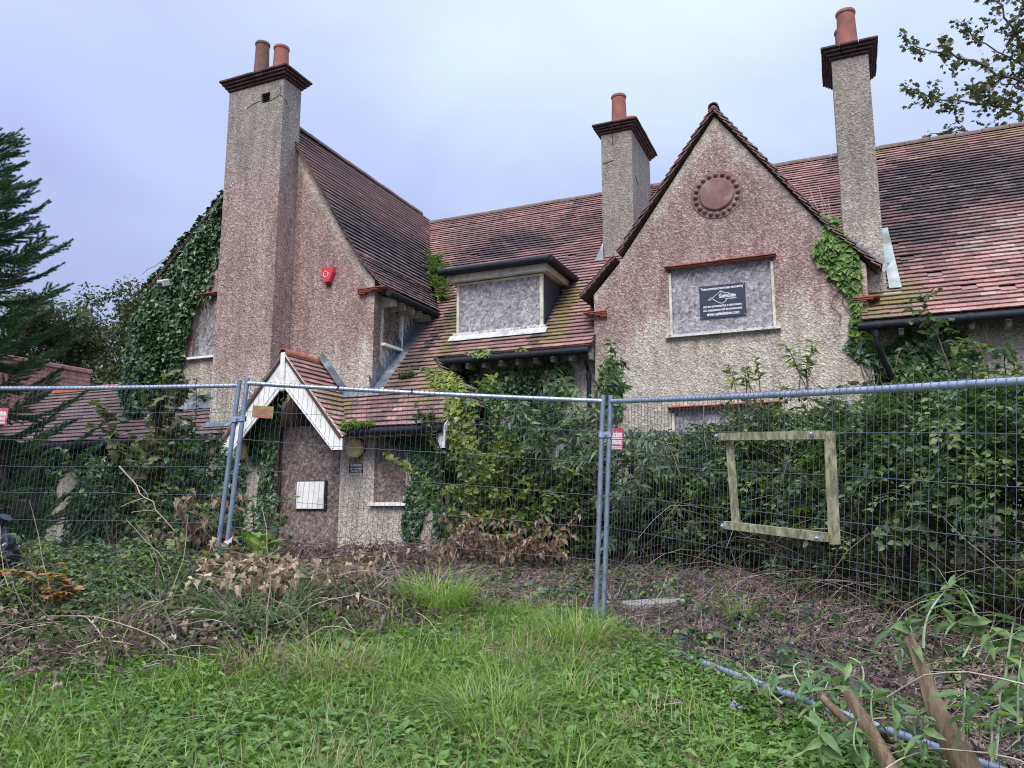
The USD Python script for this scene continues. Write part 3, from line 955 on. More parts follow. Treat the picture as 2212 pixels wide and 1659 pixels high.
crack(c1, [(-9.95, 10.356, 9.03), (-9.85, 10.356, 9.08), (-9.75, 10.356, 9.10), (-9.65, 10.356, 9.12)])
crack(c1, [(-9.42, 10.356, 9.06), (-9.25, 10.356, 9.10), (-9.18, 10.356, 9.16), (-9.17, 10.356, 9.30)])
crack(c1, [(-9.18, 10.356, 9.14), (-9.12, 10.356, 9.09), (-9.096, 10.40, 9.06), (-9.096, 10.47, 9.0)])
crack(c2, [(-3.83, 13.696, 8.84), (-3.82, 13.696, 8.72), (-3.83, 13.696, 8.60)])
crack(c2, [(-4.04, 13.696, 8.25), (-3.93, 13.696, 8.26), (-3.82, 13.696, 8.29)])
crack(c2, [(-3.446, 13.95, 8.0), (-3.446, 14.02, 7.93), (-3.446, 14.1, 7.88)])


# --- windows
def window(s0, z0, s1, z1, t, label=None, board='osb', frame='cream', sill='cream', lintel=True, bars=(0, 1, 1, 0), over=.05, inset=.06):
    w = group_part(house, 'window', label)
    part(w, 'board', bbox((s0, t + inset, z0), (s1, t + inset + .018, z1), .002), board)
    fw = .045
    if bars[0]:
        part(w, 'frame', bbox((s0 + .001, t + inset - .03, z1 - fw), (s1 - .001, t + inset - .002, z1), .004), frame)
    if bars[1]:
        part(w, 'frame', bbox((s0 + .001, t + inset - .045, z0), (s0 + fw, t + inset - .003, z1 - fw - .001), .004), frame)
    if bars[2]:
        part(w, 'frame', bbox((s1 - fw, t + inset - .045, z0), (s1 - .001, t + inset - .003, z1 - fw - .001), .004), frame)
    if sill:
        v = np.array([(s0 - .06, t - .075, z0 - .052), (s1 + .06, t - .075, z0 - .052), (s1 + .06, t + inset, z0 - .052), (s0 - .06, t + inset, z0 - .052),
                      (s0 - .06, t - .075, z0 - .012), (s1 + .06, t - .075, z0 - .012), (s1 + .06, t + inset, z0 + .005), (s0 - .06, t + inset, z0 + .005)])
        part(w, 'sill', (v, BOXF), sill)
    if lintel:
        creasing(w, s0 - over, s1 + over, t, z1)
    return w


def creasing(w, s0, s1, t, z):
    """Two courses of red creasing tile over an opening."""
    for c_ in range(2):
        n = max(2, round((s1 - s0) / .20))
        e = np.linspace(s0 + .012 * (1 - c_), s1 - .012 * (1 - c_), n + 1)
        for i in range(n):
            j = RNG.normal(size=2) * .003
            part(w, 'creasing_tile', bbox((e[i] + .002, t - .055 - .03 * c_ + j[0], z + .002 + .024 * c_ + j[1] * .3), (e[i + 1] - .002, t + .05, z + .022 + .024 * c_ + j[1] * .3), .003), 'creasing')


window(*[WU[i] for i in (0, 1, 2, 3)], 11.7, 'upper window of the right gable with flaking sill', sill='peel')
window(*WD, 11.7, None, frame='cream', sill=None)
window(*WR, 11.9, None)
window(*WL, 10.85, 'narrow window beside the left chimney', bars=(0, 0, 0, 0), sill='white')
window(*WP, 10.45, None, board='osb_brown', bars=(0, 0, 0, 0), sill='white', lintel=False)
# the small window in the return wall, facing right
w = group_part(house, 'window', 'small side window in the return wall below the eaves')
t0, z0, t1, z1 = WS
part(w, 'board', bbox((-7.39, t0, z0), (-7.372, t1, z1), .002), 'osb_brown')
part(w, 'frame', bbox((-7.37, t1 - .05, z0), (-7.31, t1 - .002, z1), .004), 'white')
part(w, 'sill', bbox((-7.37, t0 - .06, z0 - .05), (-7.25, t1 + .10, z0 + .002), .005), 'white')
for k in range(3):
    part(w, 'creasing_tile', bbox((-7.37, t0 - .05 + k * .26, z1 + .003), (-7.25, t0 + .205 + k * .26, z1 + .022), .003), 'creasing')
    part(w, 'creasing_tile', bbox((-7.37, t0 - .05 + k * .26 + .02, z1 + .025), (-7.22, t0 + .205 + k * .26, z1 + .045), .003), 'creasing')

# corbelled kneelers of creasing tile at the feet of the gables
def kneeler(s_in, s_out, t, z, n=4):
    k = group_part(house, 'kneeler', 'red creasing tiles corbelled out at the foot of the gable')
    for c_ in range(n):
        f = (c_ + 1) / n
        a, b_ = (s_in, s_in + (s_out - s_in) * f)
        lo, hi = min(a, b_), max(a, b_)
        part(k, 'creasing_tile', bbox((lo, t - .07 - .012 * c_, z + .025 * c_), (hi, t + .25, z + .021 + .025 * c_), .003), 'creasing')


kneeler(-7.62, -7.05, 10.85, 5.27)
kneeler(-3.42, -3.80, 11.7, 4.66)
kneeler(.20, .56, 11.7, 4.47)
# kneeler sides run back under the left eaves
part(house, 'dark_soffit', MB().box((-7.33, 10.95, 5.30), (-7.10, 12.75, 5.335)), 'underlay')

# --- gutters, rafter ends, downpipes
def gutter(A, B, r=.062, name='gutter', joints=True):
    b = MB()
    A, B = np.array(A, float), np.array(B, float)
    n = 10
    b.add(*tube(np.linspace(A, B, n), r, 12))
    d = (B - A) / np.linalg.norm(B - A)
    L = np.linalg.norm(B - A)
    for q in np.arange(.25, L, 1.1):
        b.add(*tube([A + d * (q - .035), A + d * (q + .035)], r * 1.12, 12))
    part(house, name, b, 'blackpl', 40)


gutter((-6.42, 11.43, 4.09), (-3.66, 11.43, 4.09))
gutter((.24, 11.43, 4.09), (9.2, 11.43, 4.09))
gutter((-7.32, 10.07, 2.79), (-5.52, 10.07, 2.79))
gutter((-17.5, 10.07, 2.79), (-9.75, 10.07, 2.79))
gutter((-7.00, 10.80, 5.24), (-7.00, 12.55, 5.24), .058)


def rafter_ends(s0, s1, t, z, step=.31, n0=0):
    for s in np.arange(s0, s1, step):
        v = np.array([(s, t, z), (s + .06, t, z), (s + .06, t + .36, z + .02), (s, t + .36, z + .02), (s, t, z + .075), (s + .06, t, z + .075), (s + .06, t + .36, z + .42), (s, t + .36, z + .42)])
        part(house, 'rafter_end', (v, BOXF), 'rafter')


rafter_ends(-6.2, -3.7, 11.53, 3.96)
rafter_ends(.75, 5.4, 11.53, 3.96, .42)
rafter_ends(-7.05, -5.7, 10.12, 2.70, .29)
for t in np.arange(11.08, 12.6, .30):
    v = np.array([(-7.05, t, 5.08), (-7.05, t + .06, 5.08), (-7.36, t + .06, 5.08), (-7.36, t, 5.08), (-7.05, t, 5.17), (-7.05, t + .06, 5.20), (-7.36, t + .06, 5.30), (-7.36, t, 5.30)])
    part(house, 'rafter_end', (v, BOXF), 'rafter')
part(house, 'fascia', bbox((-7.30, 10.115, 2.745), (-5.56, 10.135, 2.83), .003), 'cream')


def pipe(pts, r=.037):
    b = MB()
    pts = np.array(pts, float)
    b.add(*tube(pts, r, 12))
    for p, d in ((pts[0], pts[1] - pts[0]), (pts[-2], pts[-1] - pts[-2])):
        d = d / np.linalg.norm(d)
        b.add(*tube([p + d * .02, p + d * .10], r * 1.25, 12))
    part(house, 'downpipe', b, 'blackpl', 40)


pipe([(.46, 11.43, 4.03), (.46, 11.43, 3.88), (.50, 11.50, 3.72), (.66, 11.78, 3.32), (.68, 11.82, 3.2), (.68, 11.83, .8)])
pipe([(-5.66, 10.07, 2.73), (-5.66, 10.07, 2.60), (-5.52, 10.25, 2.42), (-5.46, 10.38, 2.34), (-5.46, 10.40, .9)])
pipe([(-3.72, 11.43, 4.03), (-3.72, 11.5, 3.9), (-3.72, 11.62, 3.75), (-3.72, 11.63, .9)])

# --- lead: channel and stepped flashing along the return wall, the corner above the porch, aprons
lead = plate(st2uv([(-7.325, 10.70), (-7.08, 10.70), (-7.08, 12.72), (-7.325, 12.72)]), .012, .018, MO, MU, MV, MN)
wob = lead.arrays()
part(house, 'lead_channel', lead, 'lead', label='grey lead gutter lying along the return wall')
sf = MB()
for t in np.arange(10.80, 12.70, .098):
    z = zm(t)
    sf.tm(trimesh.convex.convex_hull(np.array([(s, *p) for s in (-7.318, -7.312) for p in ((t, z - .02), (t + .14, z + .115), (t + .10, z + .20), (t - .05, z + .31), (t - .02, z + .12))])))
part(house, 'stepped_flashing', sf, 'lead')
lc = MB()
lc.add(*plate(st2uv([(-8.0, 10.70), (-7.05, 10.70), (-7.05, 10.86), (-8.0, 10.86)]), .046, .052, MO, MU, MV, MN).arrays()[:2])
for k in range(9):
    a = np.array([-8.40 + k * .075, 10.845, 4.20 - 1.233 * (k * .075) + .03])
    lc.tm(trimesh.convex.convex_hull(np.array([a + (0, dt, 0) + o for dt in (-.004, 0) for o in ((0, 0, 0), (.09, 0, -.11), (.10, 0, .02), (.02, 0, .11))])))
O, u, v, n, pg = slope([(10.72, 3.45), (10.85, 3.45), (10.85, 4.20), (10.72, 4.20)], -7.21, 2.72, -8.41, 4.20)
lc.add(*plate(Polygon(pg), .044, .05, O, u, v, n).arrays()[:2])
part(house, 'porch_flashing', lc, 'lead')
lw = plate(st2uv([(.70, 12.02), (.86, 12.02), (.83, 13.45), (.70, 13.45)]), .045, .056, MO, MU, MV, MN)
lw.tm(bbox((.60, 11.90, 4.60), (.85, 12.02, 4.66), .01))
part(house, 'lead_strip', lw, 'lead_moss', label='pale mossy lead strip beside the right chimney')
sf = MB()
for k, s in enumerate(np.linspace(.16, .62, 8)):
    z = 5.62 - .98 * (s - .05)
    sf.tm(trimesh.convex.convex_hull(np.array([(x, tt, y) for tt in (11.962, 11.969) for x, y in ((s - .05, z + .05), (s + .12, z + .06), (s + .03, z - .09))])))
part(house, 'stepped_flashing', sf, 'lead')
fl = MB()
fl.tm(trimesh.convex.convex_hull(np.array([(-4.10, 13.69, 6.33), (-4.22, 13.60, 6.24), (-4.03, 13.60, 6.24), (-4.06, 13.69, 6.65), (-4.06, 14.3, 6.95), (-4.16, 14.3, 6.95)])))
part(house, 'flashing', fl, 'lead')
fl = MB()
for z in (2.98 + .45, ):
    fl.tm(bbox((-11.45, 10.82, 3.58), (-10.45, 10.846, 3.72), .004))
fl.add(*plate(st2uv([(-11.5, 10.66), (-10.45, 10.66), (-10.45, 10.83), (-11.5, 10.83)]), .045, .052, MO, MU, MV, MN).arrays()[:2])
fl.add(*plate(st2uv([(-10.43, 10.24), (-9.8, 10.24), (-9.8, 10.355), (-10.43, 10.355)]), .045, .052, MO, MU, MV, MN).arrays()[:2])
part(house, 'flashing', fl, 'lead')

# --- roundel on the right gable
rd = group_part(house, 'roundel', 'red-brown plaster roundel ringed with twenty bosses')
cs, cz = -1.62, 6.44
R_ = trimesh.transformations.rotation_matrix(math.pi / 2, (1, 0, 0))
def disc(prof):
    m = trimesh.creation.revolve(np.array(prof), sections=56)
    m.apply_transform(R_)
    m.apply_translation((cs, 11.7, cz))
    return m
M['roundel'] = plain('roundel_plaster', (.205, .105, .10), .8, 0, .3, 7, .2, (.29, .21, .19))
part(rd, 'backing', disc([(.001, .012), (.385, .012), (.395, .0), (.395, -.05)]), 'roundel', 30)
part(rd, 'disc', disc([(.001, .050), (.245, .046), (.262, .030), (.268, .005)]), 'roundel', 30)
for k in range(20):
    a = 2 * math.pi * k / 20
    m = trimesh.creation.icosphere(2, .037)
    m.apply_translation((cs + .322 * math.cos(a), 11.682, cz + .322 * math.sin(a)))
    tip = trimesh.creation.icosphere(1, .010)
    tip.apply_translation((cs + .322 * math.cos(a), 11.645, cz + .322 * math.sin(a)))
    part(rd, 'boss', trimesh.util.concatenate([m, tip]), 'roundel', True)

# --- dormer
dm = group_part(house, 'dormer', 'flat-roofed dormer with one wide boarded window')
part(dm, 'board', bbox((-6.25, 11.985, 4.70), (-4.69, 12.003, 5.60), .002), 'osb')
part(dm, 'frame', bbox((-6.30, 11.95, 4.66), (-6.25, 12.01, 5.62), .004), 'cream')
part(dm, 'frame', bbox((-4.69, 11.95, 4.66), (-4.63, 12.01, 5.62), .004), 'cream')
part(dm, 'frame', bbox((-6.249, 11.96, 5.585), (-4.691, 12.0, 5.62), .004), 'cream')
part(dm, 'sill', bbox((-6.36, 11.89, 4.635), (-4.57, 11.99, 4.690), .006), 'peel')
ap = plate(st2uv([(-6.38, 11.80), (-4.52, 11.80), (-4.52, 11.92), (-6.38, 11.92)]), .046, .053, MO, MU, MV, MN)
part(dm, 'lead_apron', ap, 'apron')
cheek = Polygon([(12.0, zm(12.0) - .03), (12.0, 5.62), (tv(5.62), 5.62)])
part(dm, 'cheek', plate(cheek, -.05, 0, (-4.632, 0, 0), T_, Z_, S_), 'cheek')
part(dm, 'cheek', plate(cheek, -.05, 0, (-6.25, 0, 0), T_, Z_, S_), 'cheek')
flat = Polygon([(-6.52, 11.76), (-4.44, 11.76), (-4.44, tv(5.86)), (-6.52, tv(5.86))])
part(dm, 'cornice', plate(Polygon([(-6.44, 11.84), (-4.52, 11.84), (-4.52, 13.15), (-6.44, 13.15)]), 0, .13, (0, 0, 5.64), S_, T_, Z_), 'cream')
part(dm, 'flat_roof', plate(flat, 0, .10, (0, 0, 5.752), S_, T_, Z_), 'blackpl')
b = MB()
b.add(*tube([(-6.56, 11.74, 5.80), (-4.42, 11.74, 5.80)], .062, 10))
b.add(*tube([(-4.42, 11.72, 5.80), (-4.42, tv(5.80), 5.80)], .062, 10))
part(dm, 'gutter', b, 'blackpl', 40)

# --- porch
pc = group_part(house, 'porch', 'gabled entrance porch with white bargeboards')
def barge(sA, zA, sB, zB, w=.30):
    d = np.array([sB - sA, zB - zA]); L = np.linalg.norm(d); d /= L
    nn = np.array([-d[1], d[0]])
    if nn[1] > 0: nn = -nn
    a, b_ = np.array([sA, zA]), np.array([sB, zB])
    end = b_ + np.array([0, -.20])
    p = Polygon([a, b_, end, end + (.0 if sB > sA else 0, 0), b_ + nn * w + d * .02 * 0, a + nn * w * 1.0])
    p = Polygon([a, b_, (b_[0], b_[1] - .17), (b_[0] - .19 * np.sign(sB - sA), b_[1] - .17), *( [tuple(a + (0, -w * 1.72))] )])
    return p
bl, br = barge(-8.41, 4.10, -9.64, 2.68), barge(-8.41, 4.10, -7.20, 2.68)
br = br.intersection(sbox(-8.41, 2, -7, 5)); bl = bl.intersection(sbox(-10, 2, -8.413, 5))
part(pc, 'bargeboard', wall_front(bl, 9.90, .03), 'white')
part(pc, 'bargeboard', wall_front(br, 9.90, .03), 'white')
def bead(sA, zA, sB, zB):
    return MB().add(*tube([(sA, 9.905, zA), (sB, 9.905, zB)], .018, 6))
part(pc, 'bead', bead(-8.42, 3.675, -9.47, 2.54), 'white')
part(pc, 'bead', bead(-8.40, 3.675, -7.37, 2.54), 'white')
part(pc, 'king_post', bbox((-8.455, 9.86, 3.60), (-8.365, 9.90, 4.14), .008), 'white')
fin = trimesh.creation.revolve(np.array([(.001, 0), (.035, .01), (.05, .035), (.03, .06), (.045, .08), (.05, .1), (.02, .12), (.001, .12)]), sections=20)
fin.apply_translation((-8.41, 9.88, 3.49))
part(pc, 'finial', fin, 'white', 40)
for sA, zA, sB, zB in ((-8.41, 4.13, -9.66, 2.71), (-8.41, 4.13, -7.18, 2.71)):
    d = np.array([sB - sA, 0, zB - zA])
    part(pc, 'undercloak', MB().add(*tube([(sA, 9.885, zA + .005), (sB, 9.885, zB + .005)], .02, 4)), 'cream')
part(pc, 'soffit', bbox((-7.30, 10.14, 2.735), (-5.76, 10.44, 2.75), .003), 'cream')
part(pc, 'end_bargeboard', plate(Polygon([(10.10, 2.60), (10.16, 2.60), (10.55, 3.06), (10.55, 3.24), (10.10, 2.82)]), 0, .03, (-5.545, 0, 0), T_, Z_, S_), 'white')
part(pc, 'end_bargeboard', wall_front(Polygon([(-5.62, 2.50), (-5.50, 2.50), (-5.50, 2.78), (-5.62, 2.78)]), 10.10, .03), 'white')
dr = group_part(house, 'door', 'doorway closed with a sheet of brown strand board')
part(dr, 'board', bbox((DOOR[0], 10.50, DOOR[1]), (DOOR[2], 10.518, DOOR[3]), .002), 'osb_brown')
part(dr, 'jamb', bbox((DOOR[0] + .001, 10.46, DOOR[1]), (DOOR[0] + .05, 10.498, DOOR[3]), .003), 'underlay')
# gable infill above the door, behind the porch's barge
part(house, 'wall', wall_front(Polygon([(-9.3, 2.985), (-7.5, 2.985), (-8.41, 4.08)]), 10.66, .1), 'underlay')  # dark colour stands in for the shade inside the porch


# ------------------------------------------------------------------ things fixed to the house
def text_on(node, lines, O, u, v, n, mat, name='lettering', bold=True):
    """lines: (text, centre x, base y, cap height); raised letters on a plane."""
    b = MB()
    for tx, x, y, h, wmax in lines:
        m = meshkit.text_mesh(tx, h, .0012, bold)
        p = np.array(m.vertices)
        w_ = p[:, 0].max() - p[:, 0].min()
        k = min(1.0, wmax / w_)
        p[:, 0] = (p[:, 0] - p[:, 0].min() - w_ / 2) * k + x
        f = np.array(m.faces)
        if np.dot(np.cross(u, v), n) < 0:
            f = f[:, ::-1]
        b.add(np.asarray(O) + p[:, :1] * u + (p[:, 1:2] + y) * v + p[:, 2:] * n, f)
    return part(node, name, b, mat, kind='stuff')


sg = thing('warning_sign', 'dark blue security notice with white lettering on the boarded upper window', 'sign', (-1.61, 11.72, 4.5), True)
SY = 11.735
part(sg, 'plate', bbox((-1.95, SY, 4.49), (-1.265, SY + .006, 5.0), .002), 'navy')
so = np.array([-1.6075, SY - .0005, 4.49])
text_on(sg, [('These premises have been secured by', 0, .442, .036, .63), ('and are protected by a silent alarm.', 0, .165, .034, .58), ('ALL trespassers will be prosecuted.', 0, .105, .034, .585), ('www.safesiteiow.com', 0, .035, .045, .48), ('SafeSite', .075, .305, .052, .25), ('Isle of Wight Ltd', .125, .275, .017, .17)], so, S_, Z_, -T_, 'ink')
isl = [(-.21, .283), (-.165, .32), (-.14, .315), (-.10, .352), (-.06, .372), (-.03, .41), (.0, .405), (.03, .38), (.07, .375), (.105, .362)]
isl2 = [(-.21, .283), (-.165, .285), (-.145, .30), (-.11, .27), (-.07, .24), (-.02, .215), (.02, .222), (.05, .245), (.07, .268)]
isl3 = [(-.025, .408), (-.01, .385), (-.02, .355), (-.015, .345)]
b = MB()
for pl in (isl, isl2, isl3):
    b.add(*tube([so + (x, -.0005, y) for x, y in pl], .0042, 5))
part(sg, 'outline_emblem', b, 'ink')
b = MB()
for x, y in ((-.32, .02), (.325, .02), (-.32, .485), (.325, .485)):
    m = trimesh.creation.icosphere(1, .006); m.apply_translation(so + (x, 0, y)); b.tm(m)
part(sg, 'screw', b, 'ink', kind='stuff')

al = thing('alarm_box', 'red five-sided burglar alarm box high on the wall of the left gable', 'alarm box', (-8.28, 10.85, 5.6), True)
pent = Polygon([(-8.42, 5.86), (-8.14, 5.86), (-8.14, 5.74), (-8.22, 5.555), (-8.34, 5.555), (-8.42, 5.74)])
v, f, _ = plate(pent, 0, .085, (0, 10.85, 0), S_, Z_, -T_).arrays()
v[:, 0] = np.where(v[:, 1] < 10.80, -8.28 + (v[:, 0] + 8.28) * .82, v[:, 0]); v[:, 2] = np.where(v[:, 1] < 10.80, 5.70 + (v[:, 2] - 5.70) * .86, v[:, 2])
part(al, 'casing', (v, f), 'alarm')
an = np.linspace(.2, 2 * math.pi - .2, 22)
part(al, 'ring_emblem', MB().add(*tube([(-8.30 + .05 * math.cos(a + .8), 10.762, 5.715 + .055 * math.sin(a + .8)) for a in an], .0055, 5)), 'ink')
part(al, 'strobe_lens', bbox((-8.33, 10.79, 5.53), (-8.23, 10.84, 5.556), .006), 'capbrick')

lm = thing('wall_lamp', 'round cream bulkhead lamp on the wall to the right of the doorway', 'lamp', (-7.27, 10.45, 2.55), True)
m = trimesh.creation.revolve(np.array([(.001, .14), (.135, .135), (.15, .12), (.155, .10), (.155, .0)]), sections=40)
m.apply_transform(trimesh.transformations.rotation_matrix(math.pi / 2, (1, 0, 0))); m.apply_translation((-7.29, 10.45, 2.57))
part(lm, 'lens', m, 'yellow', 35)
m = trimesh.creation.annulus(.15, .166, .05); m.apply_transform(trimesh.transformations.rotation_matrix(math.pi / 2, (1, 0, 0))); m.apply_translation((-7.29, 10.425, 2.57))
part(lm, 'base_ring', m, 'bark', 35)
lm = thing('wall_lamp', 'round cream bulkhead lamp half hidden in ivy to the left of the doorway', 'lamp', (-9.62, 10.36, 2.45), True)
m = trimesh.creation.revolve(np.array([(.001, .14), (.135, .135), (.15, .12), (.155, .10), (.155, .0)]), sections=40)
m.apply_transform(trimesh.transformations.rotation_matrix(math.pi / 2, (1, 0, 0))); m.apply_translation((-9.60, 10.36, 2.58))
part(lm, 'lens', m, 'yellow', 35)

cs_ = thing('warning_sign', 'small black and gold camera warning plate below the round lamp by the doorway', 'sign', (-7.30, 10.44, 2.1), True)
part(cs_, 'border', bbox((-7.445, 10.442, 2.14), (-7.155, 10.447, 2.42), .001), 'gold')
part(cs_, 'plate', bbox((-7.435, 10.437, 2.15), (-7.165, 10.441, 2.41), .001), 'black')
so = np.array([-7.30, 10.4365, 2.13])
text_on(cs_, [('ROMAN CCTV', 0, .258, .030, .23), ('SECURITY SYSTEM', 0, .215, .024, .25)], so, S_, Z_, -T_, 'gold')
part(cs_, 'rule', bbox((-7.432, 10.4355, 2.328), (-7.168, 10.4365, 2.334), .0004), 'gold')
text_on(cs_, [('WARNING', 0, .150, .034, .21), ('CCTV PICTURES', 0, .100, .024, .23), ('RELAYED TO', 0, .060, .024, .19), ('VIDEO MONITORS', 0, .020, .024, .245)], so, S_, Z_, -T_, 'ink')

nb = thing('notice_board', 'white rectangular panel with a dark edge fixed low on the boarded doorway', 'board', (-8.2, 10.5, 1.6), True)
part(nb, 'backing', bbox((-8.51, 10.47, 1.58), (-7.89, 10.497, 2.06), .003), 'black')
part(nb, 'panel', bbox((-8.49, 10.455, 1.60), (-7.93, 10.469, 2.045), .003), 'white')

fd = thing('floodlight', 'white outdoor floodlight poking out of the ivy on the left corner of the house', 'lamp', (-11.79, 10.6, 5.9), True)
b = bbox((-.075, -.15, -.065), (.075, .04, .065), .014)
b.apply_transform(trimesh.transformations.rotation_matrix(math.radians(24), (1, 0, 0))); b.apply_translation((-11.79, 10.42, 5.88))
part(fd, 'casing', b, 'zinc', 30)
b = bbox((-.06, -.162, -.055), (.06, -.151, .02), .004)
b.apply_transform(trimesh.transformations.rotation_matrix(math.radians(24), (1, 0, 0))); b.apply_translation((-11.79, 10.42, 5.88))
part(fd, 'lens', b, 'cheek')
part(fd, 'bracket', MB().add(*tube([(-11.79, 10.85, 5.70), (-11.79, 10.62, 5.66), (-11.79, 10.46, 5.80)], .022, 6)), 'blackpl')

# brick wall beyond the low wing, running away from the camera
bw = thing('brick_wall', 'red brick wall with a pale coping beyond the low tiled wing at the left', 'wall', (-17, 11, .5), True)
BX, BT0, BT1, BZ = -16.3, 9.2, 12.45, 4.83
part(bw, 'core', MB().box((BX - .235, BT0, .5), (BX - .012, BT1 - .012, BZ - .10)), 'mortar')
hb = .098
r = 0
z = BZ - .10
while z > 3.2:
    z -= hb
    off = (r % 2) * .145
    for t in np.arange(BT0 - .29 + off, BT1, .29):
        a, e = max(t, BT0), min(t + .28, BT1)
        if e - a > .05:
            part(bw, 'brick', bbox((BX - .11, a, z + .004), (BX + RNG.normal() * .002, e, z + hb - .010), .005), 'brick')
    part(bw, 'brick', bbox((BX - .225, BT1 - .10, z + .004), (BX - .118, BT1 + .001, z + hb - .010), .005), 'brick')
    r += 1
for t in np.arange(BT0, BT1 - .1, .52):
    part(bw, 'coping', bbox((BX - .26, t, BZ - .098), (BX + .03, min(t + .512, BT1 + .03), BZ), .012), 'brick')
b = MB()
b.add(*plate(Polygon([(-17.6, 12.2), (-12.4, 12.2), (-12.4, 13.8), (-17.6, 13.8)]), 0, .05, (0, 0, 3.9), S_, T_, Z_).arrays()[:2])
part(bw, 'flat_roof', b, 'lead_moss')

# ------------------------------------------------------------------ the fence
def line3(A, B, k):
    return np.asarray(A, float) + (np.asarray(B, float) - np.asarray(A, float)) * k


def fence_panel(label, TL, TR, BL, BR, foot, posts=(True, True), nv=70, seed=0):
    """A mesh panel: TL, TR, BL, BR are the corners of the tube frame; foot is how far the posts run on below."""
    rs = np.random.default_rng(seed)
    TL, TR, BL, BR = (np.array(x, float) for x in (TL, TR, BL, BR))
    n = thing('mesh_fence', label, 'fence', BL, group='mesh fence panels across the front of the house')
    for A, B, on in ((TL, BL, posts[0]), (TR, BR, posts[1])):
        if on:
            d = (B - A) / np.linalg.norm(B - A)
            pts = [A - d * .055, A - d * .05, A + d * .5, A + d * 1.2, B, B + d * foot]
            part(n, 'post', MB().add(*tube(pts, [.0205, .0225, .0225, .0225, .0225, .0225], 14)), 'galv_dull', 40)
    for A, B, nm in ((TL, TR, 'top_rail'), (BL, BR, 'bottom_rail')):
        sag = np.array([line3(A, B, k) - np.array([0, 0, .012 * math.sin(math.pi * k)]) for k in np.linspace(0, 1, 12)])
        part(n, nm, MB().add(*tube(sag, .0205, 14)), 'galv', 40)
    off = np.cross(TR - TL, Z_); off /= np.linalg.norm(off)
    if off[1] > 0:
        off = -off
    wm = MB()
    for k in np.arange(1, nv) / nv:
        a, b_ = line3(TL, TR, k), line3(BL, BR, k)
        j = rs.normal(size=(4, 3)) * .0018
        pts = np.array([a + (0, 0, .012), a + off * .021 + j[0] * .3, line3(a, b_, .25) + j[1] + off * .006, line3(a, b_, .5) + j[2] + off * .004, line3(a, b_, .75) + j[3] + off * .006, b_ + off * .021])
        wm.add(*tube(pts, .0016, 4, False))
        wm.add(*tube([a + off * .0225 + Z_ * .006, a + Z_ * .0225, a - off * .0225 + Z_ * .004], .0022, 4, False))
    for k in np.arange(1, 7) / 7:
        a, b_ = line3(TL, BL, k), line3(TR, BR, k)
        pts = [line3(a, b_, q) + off * .010 + np.array([0, 0, rs.normal() * .003]) for q in np.linspace(0, 1, 9)]
        wm.add(*tube(pts, .0023, 4, False))
    for k in (1 / 7,):
        pass
    part(n, 'wire_mesh', wm, 'wire', kind='stuff', label='grid of thin galvanised wires')
    return n


F1 = dict(TL=(-6.15, 8.05, 2.88), TR=(-2.67, 7.42, 2.81), BL=(-6.25, 8.05, .98), BR=(-2.80, 7.42, .96))
F2 = dict(TL=(-2.585, 7.40, 2.83), TR=(.835, 7.0, 2.60), BL=(-2.715, 7.40, .90), BR=(.735, 7.0, .60))
F3 = dict(TL=(.905, 6.99, 2.595), TR=(2.46, 3.30, 2.20), BL=(.80, 6.99, .62), BR=(2.25, 3.30, .50))
fence_panel('mesh fence panel at the left, ending at the pair of leaning posts', **F1, foot=.16, seed=1)
fence_panel('middle mesh fence panel in front of the porch, both its posts in view', **F2, foot=.06, seed=2)
fence_panel('mesh fence panel at the right carrying the square timber frame', **F3, foot=.08, seed=3, nv=80)


def coupler(label, a, b_):
    a, b_ = np.array(a, float), np.array(b_, float)
    n = thing('fence_coupler', label, 'clamp', (a + b_) / 2, group=None)
    d = (b_ - a) / np.linalg.norm(b_ - a)
    side = np.cross(d, Z_)
    if side[1] > 0:
        side = -side
    b = MB()
    for sgn in (1, -1):
        pts = np.array([a - d * .032 + side * sgn * .006, a - d * .02 + side * sgn * .026, a + side * sgn * .028, line3(a, b_, .5) + side * sgn * .016, b_ + side * sgn * .028, b_ + d * .02 + side * sgn * .026, b_ + d * .032 + side * sgn * .006])
        hgt = .026
        v = np.vstack([pts - Z_ * hgt, pts + Z_ * hgt, pts - Z_ * hgt + side * sgn * .006, pts + Z_ * hgt + side * sgn * .006])
        m = len(pts)
        f = []
        for i in range(m - 1):
            f += [(i, i + 1, m + i + 1, m + i), (2 * m + i, 3 * m + i, 3 * m + i + 1, 2 * m + i + 1), (m + i, m + i + 1, 3 * m + i + 1, 3 * m + i), (i, 2 * m + i, 2 * m + i + 1, i + 1)]
        b.add(v, np.array(f))
    part(n, 'clamp_plate', b, 'galv')
    c = line3(a, b_, .5)
    part(n, 'bolt', MB().add(*tube([c + side * .05, c + side * .038, c - side * .05], [.009, .011, .008], 8)), 'galv')


coupler('steel clamp joining the left pair of fence posts', line3(F1['TR'], F1['BR'], .18), line3(F2['TL'], F2['BL'], .18))
coupler('steel clamp joining the right pair of fence posts', line3(F2['TR'], F2['BR'], .155), line3(F3['TL'], F3['BL'], .155))


